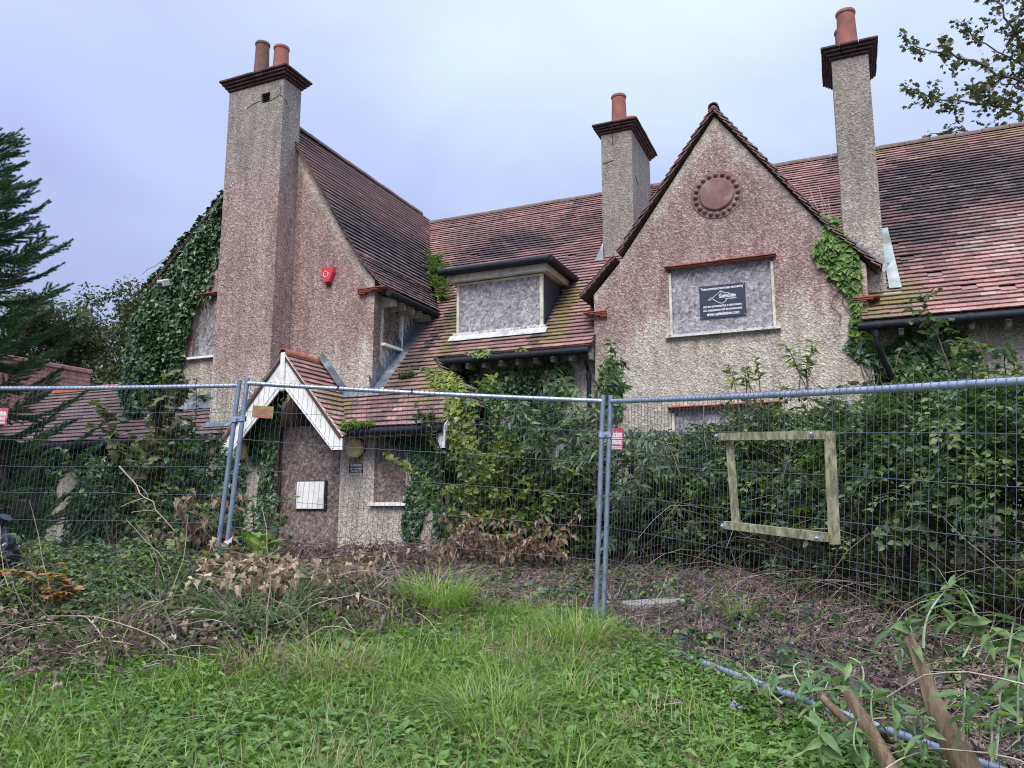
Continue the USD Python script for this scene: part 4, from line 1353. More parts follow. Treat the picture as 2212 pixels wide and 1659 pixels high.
def fence_tag(label, panel, k0, k1, h0, h1, face, ink, text=True):
    TL, TR, BL, BR = (np.array(panel[x], float) for x in ('TL', 'TR', 'BL', 'BR'))
    p = lambda k, h: line3(line3(TL, TR, k), line3(BL, BR, k), h)
    o = p(k0, h1)
    u = p(k1, h1) - o; wdt = np.linalg.norm(u); u /= wdt
    v = p(k0, h0) - o; hgt = np.linalg.norm(v); v /= hgt
    n_ = np.cross(u, v)
    n_ /= np.linalg.norm(n_)
    if n_[1] > 0:
        n_ = -n_
    n = thing('fence_plate', label, 'plate', o)
    pl = plate(sbox(0, 0, wdt, hgt), .016, .020, o, u, v, n_)
    part(n, 'plate', pl, face)
    oo = o + n_ * .0201
    text_on(n, [('Jacksons', wdt / 2, hgt * .58, hgt * .26, wdt * .86), ('EXPRESS FENCE', wdt / 2, hgt * .26, hgt * .18, wdt * .86)], oo, u, v, n_, ink)
    b = MB()
    for y in (.07, .13):
        b.add(*plate(sbox(wdt * .06, hgt * y, wdt * .94, hgt * (y + .03)), .0, .001, oo, u, v, n_).arrays()[:2])
    b.add(*plate(sbox(wdt * .05, hgt * .50, wdt * .95, hgt * .53), .0, .001, oo, u, v, n_).arrays()[:2])
    part(n, 'rule', b, ink)


fence_tag('small faded red and white plate on the wires beside the right pair of posts', F3, .018, .068, .125, .225, 'tagred', 'ink')
fence_tag('small plate green with algae on the wires beside the left pair of posts', F2, .030, .090, .112, .172, 'tagmoss', 'tagred')
fence_tag('small red and white plate on the wires at the far left of the fence', F1, .20, .283, .115, .205, 'tagred', 'ink')

# plastic ties on the middle top rail
for k in (.268, .478):
    n = thing('cable_tie', 'black plastic tie on the middle fence rail, ' + ('nearer the left posts' if k < .3 else 'above the low roof end'), 'cable tie', line3(F2['TL'], F2['TR'], k))
    a = line3(F2['TL'], F2['TR'], k)
    part(n, 'band', MB().add(*tube([a + np.array([.004, .026 * math.cos(q), .026 * math.sin(q)]) for q in np.linspace(0, 6.28, 12)], .006, 5)), 'blackpl')
    part(n, 'tail', MB().add(*tube([a + (0, -.02, .02), a + (-.012, -.034, -.03), a + (-.03, -.03, -.045)], .004, 4)), 'blackpl')

# the square timber frame bolted to the right panel
tf = thing('timber_frame', 'empty square frame of weathered green battens bolted to the right fence panel', 'wooden frame', line3(F3['TL'], F3['TR'], .65))
fd_ = np.array(F3['TR']) - np.array(F3['TL']); fd_[2] = 0; fd_ /= np.linalg.norm(fd_)
off = np.cross(fd_, Z_); off = off if off[1] < 0 else -off
camp = np.array([0, 0, EYE])


def on_fence(px, py, o=.0):
    """Where the picture point meets the plane of the right panel (used once to set the frame's real corners)."""
    a = math.radians(9)
    u, v = (px - 1106) / 1660, (829.5 - py) / 1660
    r = np.array([u, math.cos(a) - v * math.sin(a), math.sin(a) + v * math.cos(a)])
    nn = np.cross(np.array(F3['TR']) - F3['TL'], np.array(F3['BL']) - F3['TL'])
    p0 = np.array(F3['TL']) + off * o
    return camp + r * (np.dot(p0 - camp, nn) / np.dot(r, nn))


def batten(A, B, w, th, o, dn):
    A, B = A + off * o, B + off * o
    d = (B - A) / np.linalg.norm(B - A)
    s_ = np.cross(d, off); s_ /= np.linalg.norm(s_)
    v = np.array([p + s_ * sw * w / 2 + off * ot for p in (A - d * .01, B + d * .01) for sw in (-1, 1) for ot in (0, th)])
    m = trimesh.convex.convex_hull(v)
    part(tf, 'batten', m, 'timber')


c_tl, c_tr, c_bl, c_br = on_fence(1570, 942, .03), on_fence(1786, 940, .03), on_fence(1583, 1136, .03), on_fence(1797, 1162, .03)
batten(on_fence(1572, 944, .03), on_fence(1789, 940, .03), .052, .04, .032, 0)
batten(on_fence(1584, 1134, .03), on_fence(1799, 1160, .03), .052, .04, .032, 0)
batten(on_fence(1580, 958, .03), on_fence(1593, 1126, .03), .05, .03, .0, 0)
batten(on_fence(1796, 936, .03), on_fence(1807, 1172, .03), .06, .03, .0, 0)
for q, (x, y) in enumerate(((1566, 943), (1774, 938), (1580, 1136), (1786, 1162))):
    p = on_fence(x, y, .03) + off * .074
    b = MB()
    b.add(*tube([p - off * .005, p + off * .004], .019, 14)).add(*tube([p + off * .003, p + off * .010, p + off * .015], [.011, .010, .005], 10))
    part(tf, 'bolt', b, 'galv', 40)

# black bag, block, post foot
bg_ = thing('rubbish_bag', 'crumpled black plastic bag caught in the brambles at the left edge', 'bag', gpt(-4.42, 6.7))
m = trimesh.creation.icosphere(5, 1.0)
p = np.array(m.vertices)
rr = 1 + .55 * (meshkit.fbm(p * 2.2 + 4, 4, 2) - .5) + .25 * np.abs(meshkit.noise(p * [6, 6, 2.2], 3) - .5)
p = p * rr[:, None] * [.17, .16, .24] + gpt(-4.42, 6.7, .42)
part(bg_, 'body', (p, np.array(m.faces)), 'bag', 25)
part(bg_, 'knot', MB().add(*tube([gpt(-4.40, 6.7, .60), gpt(-4.37, 6.68, .69), gpt(-4.33, 6.67, .76)], [.05, .028, .055], 9)), 'bag')
cb = thing('concrete_block', 'pale flat concrete fence foot lying in the dead leaves beside the right posts', 'concrete block', gpt(1.35, 7.45))
m = bbox((-.32, -.11, 0), (.32, .11, .13), .02)
m.apply_transform(trimesh.transformations.rotation_matrix(.5, (0, 0, 1))); m.apply_translation(gpt(1.35, 7.55, .0))
part(cb, 'block', m, 'concrete', 30)


# ------------------------------------------------------------------ ivy and other growth on the house
def at(px, py, y):
    """A point at distance y in front of the camera position, in the direction of a point of the picture."""
    a = math.radians(9)
    u, v = (px - 1106) / 1660, (829.5 - py) / 1660
    r = np.array([u, math.cos(a) - v * math.sin(a), math.sin(a) + v * math.cos(a)])
    return camp + r * (y / r[1])


def ivy(label, base, pieces, mat='L_ivy', size=.07, stems=6, cat='ivy', name='ivy', T=None, tone=(.42, .24)):
    """pieces: (polygon, O, u, v, n, leaves, ragged, bulge, seed) with the plane of the wall or roof."""
    nd = thing(name, label, cat, base, True)
    fo, st = MB(), MB()
    for poly, O, u, v, n, cnt, rag, bul, seed in pieces:
        poly = Polygon(poly)
        pts = in_poly(poly, cnt, rag, 2.2, seed)
        nz = meshkit.fbm(np.stack([pts[:, 0] * 2.1, pts[:, 1] * 2.1, np.full(len(pts), seed)], 1), 3, seed)
        dd = shapely.distance(poly.exterior, shapely.points(pts))
        hgt = bul * np.clip(nz * 1.5 - .15, .1, 1) * np.clip(.35 + dd / .35, .3, 1) * (.45 + .55 * rnd(len(pts)))
        P3 = np.asarray(O) + pts[:, :1] * u + pts[:, 1:] * v + (.012 + hgt)[:, None] * n
        N = unit(np.asarray(n) + .42 * gau(len(pts), 3) + .35 * Z_)
        D = unit(-np.asarray(v) * 1.0 + .65 * gau(len(pts), 3))
        tn = np.clip(tone[0] + tone[1] * gau(len(pts)) + .35 * (nz - .5), 0, 1)
        sz = size * (.55 + .75 * rnd(len(pts)))
        vv, ff, tt = leaves(T_IVY if T is None else T, P3, N, D, sz, tn)
        fo.add(vv, ff, tone=tt)
        for k in range(stems):
            p = pts[RNG.integers(len(pts))]
            c = [np.asarray(O) + p[0] * u + p[1] * v + .01 * np.asarray(n)]
            for q in range(7):
                p = p + np.array([RNG.normal() * .07, -.14])
                c.append(np.asarray(O) + p[0] * u + p[1] * v + .012 * np.asarray(n))
            st.add(*tube(c, .006, 4))
    part(nd, 'foliage', fo, mat, kind='stuff')
    if stems:
        part(nd, 'stem', st, 'twig', kind='stuff')
    return nd


def wf(t):
    return ((0, t, 0), S_, Z_, -T_)


ivy('thick dark ivy covering the left corner and verge of the left gable', (-11.8, 10.8, 3.5),
    [([(-12.75, 3.2), (-12.85, 5.2), (-12.55, 6.0), (-11.8, 6.72), (-11.1, 7.38), (-10.43, 7.96), (-10.43, 7.78), (-10.95, 7.0), (-11.15, 6.3), (-11.36, 5.7), (-11.40, 5.0), (-11.55, 4.3), (-11.5, 3.2)], *wf(10.84), 6200, .14, .26, 1),
     ([(-12.95, 3.2), (-12.95, 5.3), (-12.5, 5.9), (-12.1, 5.2), (-12.0, 3.2)], *wf(10.70), 2200, .2, .34, 2),
     ([(-11.4, 5.5), (-11.2, 6.5), (-10.9, 7.2), (-10.6, 7.5), (-10.9, 6.3), (-11.0, 5.6)], *wf(10.845), 260, .2, .03, 3),
     ([(10.75, -2), (13.5, -2), (13.5, .7), (10.75, .9)], (-12.32, 0, 5.0), T_, Z_, -S_, 1200, .2, .3, 4),
     ([(10.70, 0), (11.6, 0), (11.6, 4.5), (10.70, 4.7)], (-12.86, 0, 5.80), T_, np.array([.743, 0, .669]), np.array([-.669, 0, .743]), 3000, .08, .14, 5)], size=.085, stems=20)
ivy('bright green ivy hanging down the right edge of the right gable below the chimney', (.1, 11.7, 4.0),
    [([(-.12, 5.84), (.06, 5.80), (.28, 5.25), (.37, 4.95), (.33, 4.6), (.42, 4.3), (.42, 3.95), (.12, 4.05), (.14, 4.5), (-.04, 4.95), (-.24, 5.35), (-.12, 5.6)], *wf(11.69), 640, .09, .10, 5)], 'L_ivyl', .10, 5, tone=(.5, .22))
ivy('dark ivy over the recessed wall under the middle gutter', (-5, 11.9, 1.5),
    [([(-5.95, 1.0), (-5.95, 4.0), (-4.1, 4.0), (-4.2, 3.2), (-4.5, 2.4), (-4.4, 1.0)], *wf(11.89), 3600, .12, .22, 6),
     ([(-4.2, 1.0), (-4.3, 2.5), (-3.9, 2.7), (-3.66, 1.5)], *wf(11.89), 500, .15, .1, 7)], size=.085, stems=8)
ivy('ivy climbing the corner between the recessed wall and the right gable', (-3.6, 11.7, 2),
    [([(-3.66, 1.5), (-3.62, 3.9), (-3.35, 4.05), (-3.15, 3.5), (-3.3, 2.6), (-3.4, 1.5)], *wf(11.69), 420, .12, .08, 8)], 'L_ivyl', .09, 4, tone=(.3, .2))
ivy('ivy covering the right end of the low wall beside the small boarded window', (-6.1, 10.45, 1),
    [([(-6.36, 2.72), (-5.72, 2.75), (-5.72, 1.6), (-5.92, 1.75), (-6.0, 1.55), (-6.1, 1.1), (-6.35, .9), (-6.32, 1.6), (-6.22, 2.2)], *wf(10.44), 1500, .10, .10, 9),
     ([(-5.75, 2.9), (-5.5, 2.8), (-5.45, 1.0), (-5.8, 1.0)], *wf(10.35), 700, .1, .15, 10),
     ([(-6.8, 2.80), (-6.2, 2.80), (-6.3, 2.5), (-6.7, 2.68)], *wf(10.44), 200, .08, .08, 11)], size=.085, stems=5)
ivy('ivy growing up both sides of the doorway inside the porch', (-9.4, 10.36, 1),
    [([(-10.2, .9), (-10.2, 2.7), (-9.65, 2.75), (-9.45, 2.0), (-9.52, .9)], *wf(10.345), 900, .1, .12, 12),
     ([(-9.22, .9), (-9.18, 2.2), (-9.45, 2.6), (-9.3, 3.2), (-8.9, 3.6), (-8.6, 3.75), (-8.75, 3.2), (-8.85, 2.6), (-8.82, 1.8), (-8.88, .9)], *wf(10.34), 1100, .07, .10, 13)], size=.08, stems=6)
ivy('dark ivy blanketing the front wall of the low wing at the left', (-12.5, 10.45, 1),
    [([(-14.0, .8), (-13.95, 1.7), (-13.75, 2.3), (-14.3, 2.35), (-14.45, 1.4), (-14.65, 1.3), (-14.7, 2.85), (-12.4, 2.8), (-12.3, .8)], *wf(10.44), 2900, .10, .09, 14),
     ([(-12.45, .8), (-12.45, 2.78), (-10.45, 2.8), (-10.45, .8)], *wf(10.44), 2900, .10, .10, 15)], size=.085, stems=10, tone=(.3, .2))
ivy('ivy on the wall below the right-hand gutter, round the downpipe', (1.0, 11.85, 3),
    [([(.45, 2.5), (.45, 3.75), (.9, 4.0), (1.55, 4.0), (1.75, 3.6), (1.3, 3.3), (1.1, 2.5)], *wf(11.88), 1150, .12, .14, 16),
     ([(.0, 3.95), (.45, 4.0), (.45, 3.6), (.15, 3.72)], *wf(11.69), 110, .08, .06, 17)], size=.10, stems=5, tone=(.5, .22))
ivy('lime green creeper trailing over the hip of the low tiled roof', (-6, 10.9, 3.5),
    [([(-6.75, 1.75), (-6.35, 1.25), (-5.95, .85), (-5.55, .60), (-5.40, .15), (-5.30, .5), (-5.75, 1.2), (-6.2, 1.5)], MO, MU, MV, MN, 620, .06, .12, 18),
     ([(-5.6, 3.3), (-5.1, 3.2), (-5.0, 2.5), (-5.5, 2.4)], *wf(10.3), 330, .12, .25, 19)], 'L_lime', .085, 4, 'creeper', 'creeper', tone=(.55, .25))
ivy('small pale ivy sprig lying on the middle gutter below the dormer', (-5.6, 11.4, 4.2),
    [([(-5.95, 1.90), (-5.6, 2.05), (-5.3, 1.90), (-5.55, 1.78)], MO, MU, MV, MN, 70, .04, .10, 20), ([(-5.0, 1.9), (-4.8, 1.98), (-4.65, 1.85)], MO, MU, MV, MN, 22, .04, .06, 21)], 'L_ivyl', .085, 0, tone=(.7, .15))


def plume(label, name, cat, base, pts, nfr, L, mat, T, size, lean, house_=True, tone=(.5, .2)):
    """A tuft of arching fronds at each of pts (world)."""
    nd = thing(name, label, cat, base)
    fo, st = MB(), MB()
    for p in pts:
        for k in range(nfr):
            a = rnd() * 6.283
            c = curve(p, (math.cos(a) * .5 + lean[0], math.sin(a) * .5 + lean[1], 1), L * (.5 + .7 * rnd()), 6, .55, .12)
            st.add(*tube(c, .003, 3, False))
            q = np.repeat(c[1:], 5, 0) + gau(25, 3) * .012
            d = np.repeat(np.diff(c, axis=0), 5, 0)
            D = unit(d + .05 * gau(25, 3) + .4 * np.abs(np.linalg.norm(d)) * gau(25, 3))
            v, f, t = leaves(T, q, Z_ + .5 * gau(25, 3), D, size * (.6 + .7 * rnd(25)), np.clip(tone[0] + tone[1] * gau(25), 0, 1))
            fo.add(v, f, tone=t)
    part(nd, 'foliage', fo, mat, kind='stuff')
    part(nd, 'stem', st, 'twig', kind='stuff')


val = [W((s, t, zm(t) + .06)) for s, t in [(-7.15 - k * .115, 12.95 + k * .155) for k in range(10)]]
plume('feathery weeds rooted in the valley between the left gable roof and the middle roof', 'roof_weed', 'weed', val[0], [p + gau(3) * .03 for p in val for _ in range(2)], 6, .28, 'L_lime', T_LANCE, .08, (.1, -.1), tone=(.12, .2))
plume('small tuft of weeds on the tiles beside the lead channel', 'roof_weed', 'weed', W((-6.9, 11.1, 3.85)), [W((-6.85 + .06 * k, 11.05 + .02 * k, zm(11.05) + .04)) for k in range(4)], 5, .13, 'L_bram', T_LANCE, .06, (0, -.1))
plume('grass sprouting in the gutter end beside the porch roof', 'gutter_grass', 'grass tuft', W((-7.2, 10.1, 2.85)), [W((-7.32 + .045 * k, 10.09, 2.84)) for k in range(12)], 6, .14, 'L_grass', T_LANCE, .07, (0, -.25), tone=(.5, .2))
plume('thin weeds growing from the right end of the low gutter', 'gutter_weed', 'weed', W((-5.7, 10.1, 2.85)), [W((-5.85 + .06 * k, 10.12, 2.85)) for k in range(5)], 3, .34, 'L_clover', T_LANCE, .05, (0, -.05), tone=(.4, .2))
nd = thing('dead_stalks', 'bare pale dead stalks rising from the roof valley left of the right chimney', 'stalks', W((-.05, 12.2, 5.8)))
b = MB()
for k in range(9):
    b.add(*tube(curve(W((-.05 + .03 * k, 12.2 + .03 * k, 5.72 - .02 * k)), (RNG.normal() * .35, .1, 1), .9 * (.5 + .6 * rnd()), 6, 0, .06), .004, 3))
part(nd, 'stalk', b, 'twig_pale', kind='stuff')


# ------------------------------------------------------------------ shrubs
def shrub(name, label, cat, bases, h, T, size, leaf, stem='twig', stems=8, spread=.5, subs=6, sublen=.45, lpm=40, droop=.25, tone=(.45, .22), hang=.3, r0=.010, group=None, wander=.12, lo=.2, spikes=0, flat=.55):
    bases = np.atleast_2d(np.asarray(bases, float))
    nd = thing(name, label, cat, bases.mean(0), group=group)
    st, Pl, Dl = MB(), [], []
    tips = []
    for k in range(stems):
        b = bases[k % len(bases)] + gau(3) * [.05, .05, 0]
        a = rnd() * 6.283
        sp = spread * rnd() ** .7
        L = h * (.7 + .4 * rnd())
        c = curve(b, (math.cos(a) * sp, math.sin(a) * sp, 1), L, 10, droop * .5, wander * .6)
        st.add(*tube(c, np.linspace(r0, r0 * .35, 10), 5, False))
        br = [c[4:]]
        for s in range(subs):
            i = RNG.integers(max(1, int(9 * lo)), 9)
            a = rnd() * 6.283
            c2 = curve(c[i], (math.cos(a), math.sin(a), .65), sublen * (.5 + .8 * rnd()) * (1.25 - i / 14), 7, droop, wander)
            st.add(*tube(c2, np.linspace(r0 * .5, r0 * .2, 7), 4, False))
            br.append(c2)
        for c2 in br:
            seg = np.diff(c2, axis=0)
            L2 = np.linalg.norm(seg, axis=1).sum()
            m = max(2, int(L2 * lpm))
            x = np.linspace(.15, 1, m) * (len(c2) - 1)
            i = np.minimum(x.astype(int), len(c2) - 2)
            p = c2[i] + seg[i] * (x - i)[:, None]
            d = unit(seg[i])
            side = unit(np.cross(d, gau(m, 3)))
            Pl += [p, p]
            Dl += [unit(d * .55 + side), unit(d * .55 - side)]
            tips.append(c2[-1])
    Pm, Dm = np.vstack(Pl), np.vstack(Dl)
    Dm = unit(Dm + np.array([0, 0, -hang]) + .25 * gau(*Dm.shape))
    N = unit(Z_ + flat * gau(*Pm.shape))
    t = np.clip(tone[0] + tone[1] * gau(len(Pm)) + .35 * (meshkit.noise(Pm * 2.5, 3) - .5), 0, 1)
    v, f, tt = leaves(T, Pm, N, Dm, size * (.5 + .75 * rnd(len(Pm))), t)
    part(nd, 'foliage', MB().add(v, f, tone=tt), leaf, kind='stuff')
    part(nd, 'stem', st, stem, kind='stuff')
    if spikes:
        sb = MB()
        for k in range(spikes):
            p = tips[RNG.integers(len(tips))]
            sb.add(*tube(curve(p, gau(3) * .5 + (0, 0, .9), .17, 6, .2, .1), [.012, .02, .018, .014, .010, .004], 6))
        part(nd, 'flower_spike', sb, 'spike', kind='stuff')
    return nd


g0 = lambda x, y: gpt(x, y)
def gat(px, y):
    p = at(px, 1000, y)
    return gpt(p[0], y)


shrub('bush', 'yellow-green leafy bush in front of the recessed wall, right of the porch', 'bush', [gat(x, y) for x, y in ((1020, 10.9), (1050, 10.6), (1080, 11.0), (1110, 10.5), (1150, 10.9), (1190, 10.7))], 1.75, T_OVATE2, .095, 'L_lime', stems=26, spread=.42, subs=7, sublen=.42, lpm=26, tone=(.42, .24), hang=.2)
shrub('bush', 'taller dark green bush against the ivy of the recessed wall', 'bush', [gat(x, 11.6) for x in (1010, 1050, 1090, 1130, 1180, 1230)], 2.3, T_OVATE2, .085, 'L_bram', stems=26, spread=.4, subs=7, sublen=.5, lpm=28, tone=(.42, .22))
shrub('sapling', 'thin yellow-leaved sapling standing above the bushes under the middle gutter', 'sapling', [gat(1110, 11.0)], 2.75, T_OVATE2, .085, 'L_lime', stems=2, spread=.06, subs=8, sublen=.4, lpm=22, tone=(.62, .2), r0=.009)
shrub('buddleia', 'tall grey-green buddleia with dead spikes at the left edge of the right gable', 'shrub', [gat(x, 10.9) for x in (1200, 1240, 1270)], 3.05, T_LANCE, .16, 'L_bud', stems=11, spread=.22, subs=7, sublen=.55, lpm=34, droop=.5, hang=.55, spikes=14, lo=.35)
shrub('buddleia', 'lower buddleia with dark seed heads, right of the right fence posts', 'shrub', [gat(x, 10.3) for x in (1360, 1400, 1330)], 2.05, T_LANCE, .15, 'L_bud', stems=12, spread=.5, subs=6, sublen=.5, lpm=30, droop=.45, hang=.5, spikes=16, lo=.3, tone=(.28, .2))
shrub('weedy_shrub', 'dark tangled shrub between the right fence posts and the bramble thicket', 'shrub', [gat(x, y) for x, y in ((1290, 10.6), (1350, 10.9), (1420, 10.6), (1480, 10.3), (1540, 9.9))], 1.35, T_OVATE2, .065, 'L_bram', stems=34, spread=.6, subs=7, sublen=.45, lpm=34, tone=(.34, .2))
shrub('dead_bush', 'bush of withered brown leaves below the yellow-green bush', 'bush', [gat(x, 9.9) for x in (985, 1020, 1060, 1100, 1150, 1190)], .75, T_DEAD, .09, 'L_dead', stems=22, spread=.9, subs=4, sublen=.35, lpm=14, tone=(.35, .25), hang=.8)
shrub('sycamore_sapling', 'pale green sycamore sapling behind the left fence panel', 'sapling', [gat(338, 9.4)], 2.35, T_SYC, .125, 'L_syc', stems=4, spread=.12, subs=9, sublen=.40, lpm=17, tone=(.50, .22), hang=.75, lo=.12)
shrub('laurel', 'dark glossy evergreen shrub left of the porch with upright twigs', 'shrub', [gat(x, y) for x, y in ((270, 9.6), (310, 9.9), (370, 9.8), (420, 9.7), (450, 9.9), (400, 9.3))], 1.75, T_OVATE, .085, 'L_ivy', stems=24, spread=.42, subs=6, sublen=.42, lpm=30, tone=(.55, .22), hang=.0)
shrub('laurel', 'thin tall evergreen twigs standing against the wall left of the porch', 'shrub', [gat(x, 9.9) for x in (405, 440, 470, 425)], 2.45, T_OVATE, .075, 'L_ivy', stems=5, spread=.08, subs=3, sublen=.35, lpm=20, tone=(.55, .2), lo=.5, hang=-.2)
shrub('bush', 'low bush with pale and brown leaves behind the left pair of fence posts', 'bush', [gat(x, y) for x, y in ((380, 8.6), (430, 8.4), (470, 8.6), (340, 8.7), (520, 8.8), (560, 9.3))], .95, T_OVATE2, .07, 'L_bram', stems=26, spread=.7, subs=5, sublen=.4, lpm=24, tone=(.55, .25))
shrub('withered_branch', 'branch hung with withered brown leaves left of the leaning fence posts', 'branch', [gat(430, 8.3), gat(445, 8.25)], .95, T_DEAD, .11, 'L_dead', stems=5, spread=.6, subs=4, sublen=.35, lpm=16, tone=(.35, .25), hang=.9)
shrub('autumn_seedling', 'red and orange leaved sycamore seedling in the brambles near the left edge', 'seedling', [gat(190, 6.3), gat(235, 6.35), gat(150, 6.4)], .60, T_SYC, .075, 'L_autumn', stem='bark', stems=4, spread=.6, subs=3, sublen=.22, lpm=22, tone=(.50, .3), hang=.02, flat=.16, lo=.75, r0=.012)
shrub('leafy_seedling', 'single bright green lobed-leaf seedling in front of the porch', 'seedling', [gat(565, 7.0)], .62, T_SYC, .15, 'L_clover', stems=3, spread=.3, subs=2, sublen=.16, lpm=12, tone=(.75, .2), hang=.5, lo=.6)

# fallen branch with dead leaves
fb = thing('fallen_branch', 'fallen branch hung with curled brown dead leaves lying across the grass before the porch', 'branch', gpt(-2.2, 6.6))
wood, Pl = MB(), []
for A, B, C, r in ((at(425, 1212, 6.6), at(560, 1222, 6.55), at(640, 1232, 6.5), .020), (at(600, 1228, 6.7), at(720, 1195, 6.75), at(880, 1190, 6.8), .011), (at(590, 1262, 6.35), at(700, 1236, 6.4), at(815, 1222, 6.45), .012), (at(470, 1180, 6.8), at(530, 1205, 6.7), at(590, 1225, 6.6), .012), (at(420, 1240, 6.3), at(520, 1250, 6.3), at(600, 1258, 6.3), .01)):
    q = np.linspace(0, 1, 12)[:, None]
    c = (1 - q) ** 2 * A + 2 * q * (1 - q) * B + q * q * C + gau(12, 3) * .008
    wood.add(*tube(c, np.linspace(r, r * .5, 12), 6))
    i = RNG.integers(0, 12, 44)
    Pl.append(c[i] + gau(44, 3) * [.035, .07, .03])
i = RNG.integers(0, 1, 40)
Pl.append(np.array([at(430 + 200 * rnd(), 1195 + 75 * rnd(), 6.2 + .5 * rnd()) for _ in range(90)]))
Pm = np.vstack(Pl)
v, f, t = leaves(T_DEAD, Pm, gau(len(Pm), 3) + [0, -.8, .3], gau(len(Pm), 3) * .5 + [0, 0, -1.0], .075 * (.5 + .9 * rnd(len(Pm))), np.clip(.66 + .26 * gau(len(Pm)), 0, 1))
part(fb, 'dead_leaf', MB().add(v, f, tone=t), 'L_dead', kind='stuff')
part(fb, 'limb', wood, 'bark', kind='stuff')

# buddleia with sawn stumps in the right foreground
bu = thing('buddleia', 'cut-back buddleia with sawn pale stumps and fresh shoots in the right foreground corner', 'shrub', gpt(2.3, 3.6))
def stump(pts, r):
    m = tube(pts, r, 12)
    v = m[0]
    v = v + .06 * np.asarray(r).max() * gau(len(v), 3)
    part(bu, 'stump', (v, m[1]), 'bark_pale', 40)
stump([at(1962, 1368, 3.7), at(1990, 1440, 3.68), at(2022, 1530, 3.65), at(2060, 1610, 3.6), at(2115, 1700, 3.55), at(2160, 1800, 3.5)], [.022, .028, .045, .056, .064, .07])
stump([at(1830, 1492, 3.75), at(1862, 1550, 3.72), at(1905, 1625, 3.68), at(1960, 1720, 3.6)], [.022, .030, .036, .04])
stump([at(1775, 1505, 3.9), at(1800, 1530, 3.85), at(1850, 1580, 3.8)], [.016, .02, .02])
st, Pl, Dl, up = MB(), [], [], []
def shoot(A, B, nl, leaf=.13, r=.006):
    """An upright shoot from A to B with opposite lance leaves, larger below the fresh tip."""
    A, B = np.asarray(A), np.asarray(B)
    q = np.linspace(0, 1, 8)[:, None]
    c = A + (B - A) * q + np.sin(q * math.pi) * gau(3) * .03
    st.add(*tube(c, np.linspace(r, r * .45, 8), 5))
    for k in range(nl):
        x = .3 + .7 * k / max(1, nl - 1)
        p = A + (B - A) * x
        a = k * math.pi / 2 + RNG.normal() * .3
        for s_ in (1, -1):
            d = np.array([math.cos(a) * s_, math.sin(a) * s_, .25 + .9 * (x > .93)])
            Pl.append(p); Dl.append(d); up.append(leaf * (1.0 if x < .93 else .6) * (.7 + .45 * rnd()))
for (a, b_, n) in (((1995, 1400, 3.7), (2065, 1255, 3.75), 6), ((2080, 1420, 3.6), (2075, 1270, 3.65), 5), ((1975, 1420, 3.7), (1960, 1335, 3.75), 4), ((1945, 1450, 3.8), (1925, 1345, 3.85), 4), ((2110, 1420, 3.5), (2150, 1330, 3.5), 4), ((2170, 1480, 3.4), (2190, 1340, 3.4), 4),
                   ((1850, 1530, 3.8), (1835, 1420, 3.85), 5), ((1890, 1580, 3.75), (1885, 1490, 3.8), 4), ((1935, 1600, 3.7), (1930, 1500, 3.7), 4), ((1800, 1560, 3.9), (1790, 1470, 4.0), 5), ((1760, 1560, 4.0), (1745, 1450, 4.1), 5), 
                   ((1690, 1520, 4.4), (1672, 1440, 4.5), 3), ((1740, 1500, 4.5), (1730, 1430, 4.6), 4), ((1640, 1500, 4.7), (1605, 1450, 4.8), 4), ((2000, 1640, 3.5), (1990, 1540, 3.5), 5), ((2080, 1600, 3.4), (2085, 1480, 3.4), 4), ((2150, 1640, 3.3), (2160, 1500, 3.3), 5), ((1870, 1650, 3.6), (1850, 1560, 3.6), 5), ((1780, 1650, 3.7), (1770, 1570, 3.7), 5), ((2200, 1600, 3.3), (2205, 1420, 3.3), 5)):
    shoot(at(*a), at(*b_), n + 2, .135)
v, f, t = leaves(T_LANCE, np.array(Pl), Z_ + .45 * gau(len(Pl), 3), np.array(Dl) + .12 * gau(len(Dl), 3), np.array(up), np.clip(.55 + .25 * gau(len(Pl)), 0, 1), 1.12)
part(bu, 'foliage', MB().add(v, f, tone=t), 'L_budf', kind='stuff')
part(bu, 'shoot', st, 'shoot', kind='stuff')
b = MB()
for k in range(12):
    p = at(1900 + 310 * rnd(), 1480 + 170 * rnd(), 3.4 + .8 * rnd())
    b.add(*tube(curve(p, (RNG.normal(), RNG.normal() * .4, .25 * RNG.normal()), .35 + .4 * rnd(), 7, .1, .12), .0035, 4))
part(bu, 'dead_twig', b, 'twig_pale', kind='stuff')
fl = thing('flower', 'small lilac flower head in the low leaves at lower right', 'flower', at(1590, 1530, 4.75))
b = MB()
c0 = at(1590, 1528, 4.75)
for k in range(46):
    m = trimesh.creation.icosphere(0, .008); m.apply_translation(c0 + gau(3) * [.02, .012, .014]); b.tm(m)
part(fl, 'floret', b, 'lilac', kind='stuff')
part(fl, 'stalk', MB().add(*tube([c0, c0 - (0, 0, .12), c0 - (.01, 0, .3)], .004, 4)), 'twig')
bb = thing('berries', 'cluster of dark red blackberries hanging at the foot of the right foreground shrub', 'berries', at(1918, 1600, 3.8))
b = MB()
for k in range(14):
    m = trimesh.creation.icosphere(1, .011); m.apply_translation(at(1900 + 30 * rnd(), 1585 + 40 * rnd(), 3.8)); b.tm(m)
part(bb, 'berry', b, 'berry', True, kind='stuff')


